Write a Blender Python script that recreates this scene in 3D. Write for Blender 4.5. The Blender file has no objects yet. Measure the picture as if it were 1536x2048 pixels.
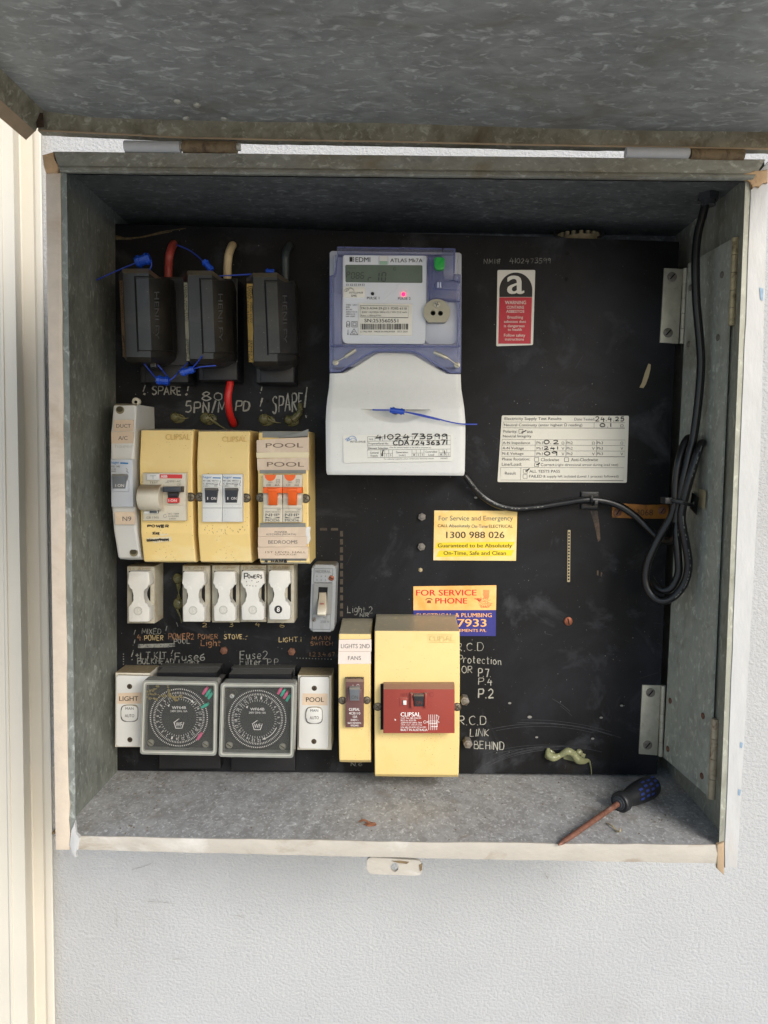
import bpy, bmesh, math, random
from mathutils import Vector, Matrix
random.seed(7)
R = math.radians
scene = bpy.context.scene

# ------------------------------------------------------------------ camera
FPX = 1480.0                       # focal length in photo pixels (photo 1536 x 2048)
CAM = Vector((0.0, -0.720, 0.040)) # board face is the plane y = 0, the camera looks along +y
YAW, PITCH = -math.atan((795 - 768) / FPX), -math.atan((1024 - 931) / FPX)
ROT = Matrix.Rotation(-YAW, 3, 'Z') @ Matrix.Rotation(PITCH, 3, 'X')
cam_d = bpy.data.cameras.new('camera')
cam = bpy.data.objects.new('camera', cam_d)
scene.collection.objects.link(cam)
cam_d.sensor_fit = 'VERTICAL'
cam_d.sensor_height = 24.0
cam_d.sensor_width = 18.0
cam_d.lens = 24.0 * FPX / 2048.0
cam_d.clip_start = 0.02
cam_d.clip_end = 100.0
rx, fy, uz = ROT @ Vector((1, 0, 0)), ROT @ Vector((0, 1, 0)), ROT @ Vector((0, 0, 1))
M4 = Matrix((rx, uz, -fy)).transposed().to_4x4()
M4.translation = CAM
cam.matrix_world = M4
scene.camera = cam

# ------------------------------------------------------------------ daylight
world = bpy.data.worlds.new('World')
scene.world = world
world.use_nodes = True
wn = world.node_tree
sky = wn.nodes.new('ShaderNodeTexSky')
sky.sky_type = 'NISHITA'
sky.sun_disc = False
SUN_EL, SUN_AZ = R(28), R(148)      # azimuth clockwise from +y: behind the camera, to the right
sky.sun_elevation = SUN_EL
sky.sun_rotation = SUN_AZ
sky.dust_density = 1.2
sky.air_density = 1.0
bg = wn.nodes['Background']
wn.links.new(sky.outputs[0], bg.inputs[0])
bg.inputs[1].default_value = 0.115
sl = bpy.data.lights.new('sun', 'SUN')
sl.energy = 1.45
sl.angle = R(26)
sl.color = (1.0, 0.985, 0.965)
sun = bpy.data.objects.new('sun', sl)
scene.collection.objects.link(sun)
sdir = Vector((math.sin(SUN_AZ) * math.cos(SUN_EL), math.cos(SUN_AZ) * math.cos(SUN_EL), math.sin(SUN_EL)))
sun.rotation_euler = sdir.to_track_quat('Z', 'Y').to_euler()
vs = scene.view_settings
vs.view_transform = 'Standard'
vs.look = 'None'
vs.exposure = 1.04
vs.gamma = 1.0
vs.use_curve_mapping = False
scene.cycles.max_bounces = 8
scene.cycles.transparent_max_bounces = 12

# ------------------------------------------------------------------ photo pixel + distance in front of the board -> point in the place
def ray(u, v):
    return ROT @ Vector(((u - 768) / FPX, 1.0, -(v - 1024) / FPX))
def P(u, v, d):
    r = ray(u, v)
    t = (-d - CAM.y) / r.y
    return CAM + r * t
def PZ(u, v, z):
    r = ray(u, v)
    t = (z - CAM.z) / r.z
    return CAM + r * t
def px(n, d):                       # length of n photo pixels at distance d in front of the board
    return n * (-d - CAM.y) / FPX

# ------------------------------------------------------------------ materials
def lin(c):
    return tuple(((x / 255) / 12.92 if x / 255 <= .04045 else ((x / 255 + .055) / 1.055) ** 2.4) for x in c)
MATS = {}
def mat(name, col, rough=.5, metal=0.0, var=.08, vscale=60, spec=None, bump=None, dirt=None, dust=None, specks=None, stretch=None, srgb=True):
    """principled material; var = soft brightness variation, dirt = (colour, scale, low, high), dust = colour settling on upward faces,
    specks = (colour, scale, size), bump = (scale, strength, distance)"""
    if name in MATS: return MATS[name]
    m = bpy.data.materials.new(name); m.use_nodes = True
    nt = m.node_tree; N = nt.nodes; L = nt.links
    b = N['Principled BSDF']
    c = lin(col) if srgb else col
    b.inputs['Roughness'].default_value = rough
    b.inputs['Metallic'].default_value = metal
    if spec is not None: b.inputs['Specular IOR Level'].default_value = spec
    tc = N.new('ShaderNodeTexCoord'); mp = N.new('ShaderNodeMapping')
    L.new(tc.outputs['Object'], mp.inputs[0])
    if stretch: mp.inputs['Scale'].default_value = stretch
    vec = mp.outputs[0]
    def noise(scale, detail=4, rgh=.6, dist=0):
        n = N.new('ShaderNodeTexNoise'); n.inputs['Scale'].default_value = scale
        n.inputs['Detail'].default_value = detail; n.inputs['Roughness'].default_value = rgh
        n.inputs['Distortion'].default_value = dist
        L.new(vec, n.inputs['Vector']); return n.outputs['Fac']
    def ramp(src, lo, hi):
        r = N.new('ShaderNodeMapRange'); r.inputs[1].default_value = lo; r.inputs[2].default_value = hi
        L.new(src, r.inputs[0]); return r.outputs[0]
    def mix(fac, a, bb):
        x = N.new('ShaderNodeMix'); x.data_type = 'RGBA'
        if isinstance(fac, float): x.inputs[0].default_value = fac
        else: L.new(fac, x.inputs[0])
        for s, i in ((a, 6), (bb, 7)):
            if isinstance(s, tuple): x.inputs[i].default_value = (*s[:3], 1)
            else: L.new(s, x.inputs[i])
        return x.outputs[2]
    out = mix(ramp(noise(vscale), .3, .7), tuple(x * (1 - var) for x in c), tuple(min(1, x * (1 + var)) for x in c))
    if dirt:
        for dc, ds, lo, hi in (dirt if isinstance(dirt, list) else [dirt]):
            out = mix(ramp(noise(ds, 6, .65, .6), lo, hi), out, lin(dc))
    if specks:
        for sc, ss, sz in (specks if isinstance(specks, list) else [specks]):
            v = N.new('ShaderNodeTexVoronoi'); v.inputs['Scale'].default_value = ss
            L.new(vec, v.inputs['Vector'])
            r = N.new('ShaderNodeMapRange'); r.inputs[1].default_value = sz; r.inputs[2].default_value = sz * .55
            L.new(v.outputs['Distance'], r.inputs[0])
            g = N.new('ShaderNodeMath'); g.operation = 'MULTIPLY'
            L.new(r.outputs[0], g.inputs[0])
            L.new(ramp(noise(ss * .13, 2), .52, .60), g.inputs[1])
            out = mix(g.outputs[0], out, lin(sc))
    if dust:
        ge = N.new('ShaderNodeNewGeometry'); sx = N.new('ShaderNodeSeparateXYZ')
        L.new(ge.outputs['Normal'], sx.inputs[0])
        f = ramp(sx.outputs[2], .25, .8)
        g = N.new('ShaderNodeMath'); g.operation = 'MULTIPLY'
        L.new(f, g.inputs[0]); L.new(ramp(noise(180, 5, .7), .0, .45), g.inputs[1])
        out = mix(g.outputs[0], out, lin(dust))
    L.new(out, b.inputs['Base Color'])
    if rough > .12:
        rr = N.new('ShaderNodeMapRange'); rr.inputs[3].default_value = max(.05, rough - .1); rr.inputs[4].default_value = min(1, rough + .1)
        L.new(noise(vscale * 1.7, 3), rr.inputs[0]); L.new(rr.outputs[0], b.inputs['Roughness'])
    if bump:
        bl = bump if isinstance(bump, list) else [bump]
        prev = None
        for bs, st, ds in bl:
            bn = N.new('ShaderNodeBump'); bn.inputs['Strength'].default_value = st; bn.inputs['Distance'].default_value = ds
            L.new(noise(bs, 4, .6), bn.inputs['Height'])
            if prev: L.new(prev, bn.inputs['Normal'])
            prev = bn.outputs[0]
        L.new(prev, b.inputs['Normal'])
    MATS[name] = m
    return m

def galv(name, dark, light, streak, scale=(45, 45, 45), rot=0, metal=.35, rough=.5, stain=None, st_lo=.5, st_hi=.75, amount=1.0, flake=2.2):
    """hot-dip galvanised sheet: wispy flaked crystals, stretched one way"""
    if name in MATS: return MATS[name]
    m = bpy.data.materials.new(name); m.use_nodes = True
    nt = m.node_tree; N = nt.nodes; L = nt.links; b = N['Principled BSDF']
    tc = N.new('ShaderNodeTexCoord'); mp = N.new('ShaderNodeMapping')
    mp.inputs['Scale'].default_value = scale
    L.new(tc.outputs['Object'], mp.inputs[0])
    def noise(s, det, r, dist, v=None):
        n = N.new('ShaderNodeTexNoise'); n.inputs['Scale'].default_value = s; n.inputs['Detail'].default_value = det
        n.inputs['Roughness'].default_value = r; n.inputs['Distortion'].default_value = dist
        L.new(v or mp.outputs[0], n.inputs['Vector']); return n
    def ramp(src, lo, hi):
        r = N.new('ShaderNodeMapRange'); r.inputs[1].default_value = lo; r.inputs[2].default_value = hi
        r.interpolation_type = 'SMOOTHSTEP'
        L.new(src, r.inputs[0]); return r.outputs[0]
    def mix(fac, a, bb):
        x = N.new('ShaderNodeMix'); x.data_type = 'RGBA'; L.new(fac, x.inputs[0])
        for s, i in ((a, 6), (bb, 7)):
            if isinstance(s, tuple): x.inputs[i].default_value = (*s[:3], 1)
            else: L.new(s, x.inputs[i])
        return x.outputs[2]
    n1 = noise(1.0, 5, .6, 1.2); n2 = noise(flake, 4, .6, .7); n3 = noise(.35, 3, .5, .3)
    vo = N.new('ShaderNodeTexVoronoi'); vo.inputs['Scale'].default_value = 1.7
    wv = N.new('ShaderNodeVectorMath'); wv.operation = 'ADD'
    sc = N.new('ShaderNodeVectorMath'); sc.operation = 'SCALE'; sc.inputs[3].default_value = .9
    L.new(n1.outputs['Color'], sc.inputs[0]); L.new(mp.outputs[0], wv.inputs[0]); L.new(sc.outputs[0], wv.inputs[1])
    L.new(wv.outputs[0], vo.inputs['Vector'])
    out = mix(ramp(n1.outputs['Fac'], .3, .7), lin(dark), lin(light))
    vs2 = N.new('ShaderNodeSeparateColor'); L.new(vo.outputs['Color'], vs2.inputs[0])
    mul = N.new('ShaderNodeMath'); mul.operation = 'MULTIPLY'; mul.inputs[1].default_value = .45 * amount
    L.new(vs2.outputs[0], mul.inputs[0])
    out = mix(mul.outputs[0], out, lin(light))
    wr = N.new('ShaderNodeMath'); wr.operation = 'MULTIPLY'; wr.inputs[1].default_value = .55
    L.new(ramp(n3.outputs['Fac'], .46, .72), wr.inputs[0]); out = mix(wr.outputs[0], out, lin(light))
    wd = N.new('ShaderNodeMath'); wd.operation = 'MULTIPLY'; wd.inputs[1].default_value = .6
    L.new(ramp(n3.outputs['Fac'], .5, .26), wd.inputs[0]); out = mix(wd.outputs[0], out, lin(dark))
    fl = N.new('ShaderNodeMath'); fl.operation = 'MULTIPLY'
    L.new(ramp(n2.outputs['Fac'], .52, .74), fl.inputs[0]); fl.inputs[1].default_value = .95 * amount
    out = mix(fl.outputs[0], out, lin(streak))
    if stain:
        out = mix(ramp(noise(.22, 5, .6, .8).outputs['Fac'], st_lo, st_hi), out, lin(stain))
    L.new(out, b.inputs['Base Color'])
    b.inputs['Metallic'].default_value = metal
    r = N.new('ShaderNodeMapRange'); r.inputs[3].default_value = rough - .12; r.inputs[4].default_value = rough + .15
    L.new(n2.outputs['Fac'], r.inputs[0]); L.new(r.outputs[0], b.inputs['Roughness'])
    bp = N.new('ShaderNodeBump'); bp.inputs['Strength'].default_value = .25; bp.inputs['Distance'].default_value = .0006
    L.new(n1.outputs['Fac'], bp.inputs['Height']); L.new(bp.outputs[0], b.inputs['Normal'])
    MATS[name] = m
    return m

def tinted(name, col, fac, rough=.15, tint=None):
    """see-through moulded plastic: a coloured skin over clear"""
    if name in MATS: return MATS[name]
    m = bpy.data.materials.new(name); m.use_nodes = True
    nt = m.node_tree; N = nt.nodes; L = nt.links; b = N['Principled BSDF']
    b.inputs['Base Color'].default_value = (*lin(col), 1); b.inputs['Roughness'].default_value = rough
    t = N.new('ShaderNodeBsdfTransparent'); t.inputs[0].default_value = (*lin(tint or (235, 235, 240)), 1)
    x = N.new('ShaderNodeMixShader')
    tc = N.new('ShaderNodeTexCoord'); n = N.new('ShaderNodeTexNoise'); n.inputs['Scale'].default_value = 90
    L.new(tc.outputs['Object'], n.inputs['Vector'])
    r = N.new('ShaderNodeMapRange'); r.inputs[3].default_value = fac * .75; r.inputs[4].default_value = min(1, fac * 1.25)
    L.new(n.outputs['Fac'], r.inputs[0]); L.new(r.outputs[0], x.inputs[0])
    L.new(t.outputs[0], x.inputs[1]); L.new(b.outputs[0], x.inputs[2])
    L.new(x.outputs[0], N['Material Output'].inputs[0])
    MATS[name] = m
    return m

def lamp_mat(name, col, strength):
    m = bpy.data.materials.new(name); m.use_nodes = True
    b = m.node_tree.nodes['Principled BSDF']
    b.inputs['Base Color'].default_value = (*lin(col), 1)
    b.inputs['Emission Color'].default_value = (*lin(col), 1)
    b.inputs['Emission Strength'].default_value = strength
    return m

# ------------------------------------------------------------------ things, parts
def thing(name, label, cat, loc, group=None):
    o = bpy.data.objects.new(name, None)
    scene.collection.objects.link(o)
    o.empty_display_size = .01
    o.location = loc
    o['label'] = label; o['category'] = cat
    if group: o['group'] = group
    return o
def tag(o, label, cat, group=None):
    o['label'] = label; o['category'] = cat
    if group: o['group'] = group
    return o
def root_of(o):
    while o.parent: o = o.parent
    return o

class MB:
    """collects shapes in one bmesh, in place coordinates"""
    def __init__(s): s.bm = bmesh.new()
    def face(s, vs, mi=0):
        try:
            f = s.bm.faces.new(vs); f.material_index = mi; return f
        except ValueError: return None
    def poly(s, pts, mi=0):
        return s.face([s.bm.verts.new(p) for p in pts], mi)
    def prism_w(s, front, back, bevel=0, mi=0, seg=2, full=False):
        fv = [s.bm.verts.new(p) for p in front]; bv = [s.bm.verts.new(p) for p in back]
        n = len(fv)
        f = s.face(fv, mi); s.face(list(reversed(bv)), mi)
        for i in range(n):
            s.face([fv[i], bv[i], bv[(i + 1) % n], fv[(i + 1) % n]], mi)
        if bevel:
            ed = list(f.edges)
            if full:
                for v in fv: ed += [e for e in v.link_edges if e not in ed]
            bmesh.ops.bevel(s.bm, geom=ed, offset=bevel, segments=seg, profile=.5, affect='EDGES', clamp_overlap=True)
        return s
    def prism(s, poly, df, db, bevel=0, mi=0, seg=2, full=False):
        fr = [P(u, v, df) for u, v in poly]
        bk = [Vector((p.x, -db, p.z)) for p in fr]
        return s.prism_w(fr, bk, bevel, mi, seg, full)
    def rect(s, u0, v0, u1, v1, df, db, bevel=0, mi=0, seg=2, full=False):
        return s.prism([(u0, v0), (u1, v0), (u1, v1), (u0, v1)], df, db, bevel, mi, seg, full)
    def flat(s, poly, d, mi=0):
        return s.poly([P(u, v, d) for u, v in poly], mi)
    def line(s, pts, w, d, mi=0):
        """thin printed line of width w pixels"""
        s.ribbon([P(u, v, d) for u, v in pts], px(w, d) / 2, mi)
    def ribbon(s, pts, hw, mi=0):
        n = len(pts)
        if n < 2: return
        A, B = [], []
        for i in range(n):
            a = pts[max(0, i - 1)]; b = pts[min(n - 1, i + 1)]
            t = Vector((b.x - a.x, 0, b.z - a.z))
            if t.length < 1e-9: t = Vector((1, 0, 0))
            t.normalize(); nn = Vector((-t.z, 0, t.x))
            k = 1.0
            if 0 < i < n - 1:
                t1 = (pts[i] - a); t1.y = 0
                if t1.length > 1e-9:
                    t1.normalize(); k = 1 / max(.5, abs(Vector((-t1.z, 0, t1.x)).dot(nn)))
            A.append(s.bm.verts.new(pts[i] + nn * hw * k)); B.append(s.bm.verts.new(pts[i] - nn * hw * k))
        for i in range(n - 1):
            s.face([A[i], A[i + 1], B[i + 1], B[i]], mi)
    def grid(s, rows, db, bevel=0, mi=0, seg=2, close=True):
        g = [[s.bm.verts.new(p if isinstance(p, Vector) else P(*p)) for p in r] for r in rows]
        fs = []
        for i in range(len(g) - 1):
            for j in range(len(g[0]) - 1):
                fs.append(s.face([g[i][j], g[i + 1][j], g[i + 1][j + 1], g[i][j + 1]], mi))
        if close:
            loop = g[0][:] + [r[-1] for r in g[1:]] + g[-1][-2::-1] + [r[0] for r in g[-2:0:-1]]
            bk = [s.bm.verts.new(Vector((v.co.x, -db, v.co.z))) for v in loop]
            n = len(loop)
            ed = []
            for i in range(n):
                f = s.face([loop[i], loop[(i + 1) % n], bk[(i + 1) % n], bk[i]], mi)
                if f: ed += [e for e in f.edges if e.verts[0] in loop and e.verts[1] in loop]
            s.face(bk, mi)
            if bevel:
                bmesh.ops.bevel(s.bm, geom=list(set(ed)), offset=bevel, segments=seg, profile=.5, affect='EDGES', clamp_overlap=True)
        return s
    def plate(s, outer, holes, df, db, mi=0):
        """flat plate with holes, px outlines"""
        tb = bmesh.new(); loops = []
        for lp in [outer] + holes:
            vs = [tb.verts.new(P(u, v, df)) for u, v in lp]
            es = [tb.edges.new((vs[i], vs[(i + 1) % len(vs)])) for i in range(len(vs))]
            loops.append(vs)
        bmesh.ops.triangle_fill(tb, use_beauty=True, use_dissolve=False, edges=tb.edges[:])
        mp = {}
        for v in tb.verts: mp[v] = s.bm.verts.new(v.co)
        mb = {v: s.bm.verts.new((v.co.x, -db, v.co.z)) for v in tb.verts}
        for f in tb.faces:
            s.face([mp[v] for v in f.verts], mi); s.face([mb[v] for v in reversed(f.verts)], mi)
        for vs in loops:
            n = len(vs)
            for i in range(n):
                s.face([mp[vs[i]], mp[vs[(i + 1) % n]], mb[vs[(i + 1) % n]], mb[vs[i]]], mi)
        tb.free()
        return s
    def cyl(s, u, v, d1, d0, r, n=20, bevel=0, mi=0, squash=1.0):
        c = P(u, v, d1); rr = px(r, d1)
        fr = [c + Vector((math.cos(a) * rr, 0, math.sin(a) * rr * squash)) for a in [-2 * math.pi * i / n for i in range(n)]]
        bk = [Vector((p.x, -d0, p.z)) for p in fr]
        return s.prism_w(fr, bk, bevel, mi)
    def tube(s, pts, r, n=10, mi=0, sub=6, cap=True, radii=None):
        P_ = [Vector(p) for p in pts]
        C = []; RR = []
        for i in range(len(P_) - 1):
            p0, p1, p2, p3 = P_[max(0, i - 1)], P_[i], P_[i + 1], P_[min(len(P_) - 1, i + 2)]
            for k in range(sub):
                t = k / sub
                C.append(.5 * ((2 * p1) + (-p0 + p2) * t + (2 * p0 - 5 * p1 + 4 * p2 - p3) * t * t + (-p0 + 3 * p1 - 3 * p2 + p3) * t ** 3))
                RR.append((radii[i] * (1 - t) + radii[i + 1] * t) if radii else r)
        C.append(P_[-1]); RR.append(radii[-1] if radii else r)
        prev = None; rings = []
        for i, c in enumerate(C):
            t = (C[min(len(C) - 1, i + 1)] - C[max(0, i - 1)])
            if t.length < 1e-9: t = Vector((0, 0, 1))
            t.normalize()
            if prev is None:
                a = Vector((0, 1, 0)) if abs(t.y) < .9 else Vector((1, 0, 0))
                x = t.cross(a).normalized()
            else:
                x = (prev - t * prev.dot(t)).normalized()
            y = t.cross(x); prev = x
            rings.append([s.bm.verts.new(c + (x * math.cos(q) + y * math.sin(q)) * RR[i]) for q in [2 * math.pi * k / n for k in range(n)]])
        for a, b in zip(rings, rings[1:]):
            for k in range(n):
                s.face([a[k], a[(k + 1) % n], b[(k + 1) % n], b[k]], mi)
        if cap:
            s.face(list(reversed(rings[0])), mi); s.face(rings[-1], mi)
        return s
    def blob(s, c, rx_, ry_, rz_, n=12, jit=.0, mi=0):
        m = bmesh.ops.create_icosphere(s.bm, subdivisions=2, radius=1)
        for v in m['verts']:
            k = 1 + random.uniform(-jit, jit)
            v.co = Vector((c.x + v.co.x * rx_ * k, c.y + v.co.y * ry_ * k, c.z + v.co.z * rz_ * k))
        return s
    def text(s, txt, u0, v0, u1, v1, d, bold=0.0, mi=0, slope=0, turn=None):
        """type filling the pixel box u0 v0 u1 v1 on the plane d (number or function of u, v); turn='down' reads downwards"""
        vs, fs = glyphs(txt, bold)
        if not vs: return s
        x0 = min(p[0] for p in vs); x1 = max(p[0] for p in vs); y0 = min(p[1] for p in vs); y1 = max(p[1] for p in vs)
        sh = [0] if bold <= .004 else [-1, 1] if bold < .025 else [-1, 0, 1]
        for q in sh:
          nv = []; du = q * bold * .55 * (v1 - v0); dq = .000006 * (q + 1)
          for x, y in vs:
            tx = (x - x0) / max(1e-6, x1 - x0); ty = (y - y0) / max(1e-6, y1 - y0)
            if turn == 'down': u = u0 + ty * (u1 - u0); v = v0 + tx * (v1 - v0)
            else: u = u0 + tx * (u1 - u0) + du; v = v1 - ty * (v1 - v0) + slope * tx
            nv.append(s.bm.verts.new(P(u, v, (d(u, v) if callable(d) else d) + dq)))
          for f in fs: s.face([nv[i] for i in f], mi)
        return s
    def hand(s, txt, u0, v0, u1, v1, d, w=2.0, jit=.25, slope=0, slant=.0, mi=0, gap=0):
        """hand lettering: strokes filling the pixel box"""
        adv = 0; strokes = []
        for ch in txt:
            if ch == ' ': adv += 3.2; continue
            g = SF.get(ch) or SF.get(ch.upper())
            if not g: continue
            wd = 0
            jy = random.uniform(-jit, jit); js = 1 + random.uniform(-.08, .08)
            for st in g.split('|'):
                sm = st[0] == '~'
                pts = [tuple(float(q) for q in p.split(',')) for p in st.lstrip('~').split()]
                wd = max(wd, max(p[0] for p in pts))
                strokes.append((sm, [(adv + p[0] * js + p[1] * slant + random.uniform(-jit, jit) * .5, p[1] * js + jy + random.uniform(-jit, jit) * .5) for p in pts]))
            adv += wd + 1.5
        X = [p[0] for _, st in strokes for p in st]; Y = [p[1] for _, st in strokes for p in st]
        x0, x1 = min(X), max(X); y0, y1 = min(Y), max(Y)
        for k, (sm, st) in enumerate(strokes):
            q = [(u0 + (x - x0) / max(1e-6, x1 - x0) * (u1 - u0), v1 - (y - y0) / max(1e-6, y1 - y0) * (v1 - v0)) for x, y in st]
            q = [(u, v + slope * (u - u0) / max(1, u1 - u0)) for u, v in q]
            if len(q) == 1: q = [(q[0][0] - w * .5, q[0][1]), (q[0][0] + w * .5, q[0][1])]
            if sm and len(q) > 2: q = catmull(q, 4)
            dd = d + .00001 * (k % 9)
            if gap and len(q) > 1:
                q2 = []
                for a, b in zip(q, q[1:]):
                    m_ = max(1, int(math.hypot(b[0] - a[0], b[1] - a[1]) / 3.0))
                    q2 += [(a[0] + (b[0] - a[0]) * i / m_, a[1] + (b[1] - a[1]) * i / m_) for i in range(m_)]
                q2.append(q[-1]); run = [q2[0]]
                for p in q2[1:]:
                    run.append((p[0] + random.uniform(-.25, .25), p[1] + random.uniform(-.25, .25)))
                    if random.random() < gap:
                        s.ribbon([P(u, v, dd) for u, v in run], px(w, d) / 2 * random.uniform(.42, .98), mi); run = [run[-1]]
                if len(run) > 1: s.ribbon([P(u, v, dd + .000004) for u, v in run], px(w, d) / 2 * random.uniform(.42, .98), mi)
                continue
            s.ribbon([P(u, v, dd) for u, v in q], px(w, d) / 2 * random.uniform(.7, 1.05), mi)
        return s
    def dome_screw(s, u, v, d, r, h=.0015, slot='-', ang=None, mi=0, ms=1, dia=1.0):
        s.cyl(u, v, d + h, d - .0005, r, 18, bevel=px(r, d) * .28, mi=mi)
        a = random.uniform(0, 3.1) if ang is None else ang
        dd = d + h + .00006
        for k in ([0] if slot == '-' else [0, 1]):
            q = a + k * math.pi / 2
            du, dv = math.cos(q) * r * .72, math.sin(q) * r * .72
            s.line([(u - du, v - dv), (u + du, v + dv)], r * .26, dd + .00002 * k, ms)
    def hexbolt(s, u, v, d, r, h=.004, a0=.3, mi=0):
        c = P(u, v, d + h); rr = px(r, d + h)
        fr = [c + Vector((math.cos(a) * rr, 0, math.sin(a) * rr)) for a in [a0 - 2 * math.pi * i / 6 for i in range(6)]]
        s.prism_w(fr, [Vector((p.x, -d + .0002, p.z)) for p in fr], bevel=rr * .15, mi=mi)
        s.cyl(u, v, d + h + .0012, d + h - .0005, r * .5, 12, bevel=rr * .15, mi=mi)

def catmull(q, n):
    out = []
    for i in range(len(q) - 1):
        p0, p1, p2, p3 = q[max(0, i - 1)], q[i], q[i + 1], q[min(len(q) - 1, i + 2)]
        for k in range(n):
            t = k / n
            out.append(tuple(.5 * (2 * p1[j] + (-p0[j] + p2[j]) * t + (2 * p0[j] - 5 * p1[j] + 4 * p2[j] - p3[j]) * t * t + (-p0[j] + 3 * p1[j] - 3 * p2[j] + p3[j]) * t ** 3) for j in (0, 1)))
    out.append(q[-1])
    return out

_G = {}
def glyphs(txt, bold):
    bold = 0
    k = (txt, bold)
    if k in _G: return _G[k]
    cu = bpy.data.curves.new('lettering_curve', 'FONT')
    cu.body = txt; cu.resolution_u = 3; cu.offset = bold; cu.fill_mode = 'FRONT'
    o = bpy.data.objects.new('lettering_curve', cu)
    me = o.to_mesh()
    vs = [(v.co.x, v.co.y) for v in me.vertices]; fs = [tuple(p.vertices) for p in me.polygons]
    o.to_mesh_clear(); bpy.data.objects.remove(o); bpy.data.curves.remove(cu)
    _G[k] = (vs, fs)
    return _G[k]

def part(name, mb, mats, parent, label=None, smooth=30):
    """link the collected shapes as ONE mesh object under parent (or at top level)"""
    bm = mb.bm
    bmesh.ops.recalc_face_normals(bm, faces=[f for f in bm.faces])
    off = root_of(parent).location if parent else None
    me = bpy.data.meshes.new(name)
    if parent is None:
        cs = [v.co for v in bm.verts]
        off = Vector(((min(c.x for c in cs) + max(c.x for c in cs)) / 2, max(c.y for c in cs), min(c.z for c in cs)))
    for v in bm.verts: v.co = v.co - off
    bm.to_mesh(me); bm.free()
    for m in (mats if isinstance(mats, list) else [mats]): me.materials.append(m)
    if smooth:
        for p in me.polygons: p.use_smooth = True
        me.set_sharp_from_angle(angle=R(smooth))
    o = bpy.data.objects.new(name, me)
    scene.collection.objects.link(o)
    if parent: o.parent = parent
    else: o.location = off
    if label: o['label'] = label
    return o

def rr(u0, v0, u1, v1, r, n=4):
    return rq([(u0, v0), (u1, v0), (u1, v1), (u0, v1)], r, n)
def rq(q, r, n=4):
    """px polygon with its corners rounded"""
    out = []; m = len(q)
    for i in range(m):
        a, b, c = Vector(q[i - 1]), Vector(q[i]), Vector(q[(i + 1) % m])
        p = b + (a - b).normalized() * r; s_ = b + (c - b).normalized() * r
        for k in range(n + 1):
            t = k / n
            out.append(tuple((1 - t) ** 2 * p + 2 * t * (1 - t) * b + t * t * s_))
    return out
def ell(u, v, ru, rv=None, n=20, a0=0, a1=2 * math.pi):
    rv = rv or ru
    k = n if abs(a1 - a0 - 2 * math.pi) < 1e-6 else n - 1
    return [(u + math.cos(a0 + (a1 - a0) * i / k) * ru, v + math.sin(a0 + (a1 - a0) * i / k) * rv) for i in range(n)]

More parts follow.
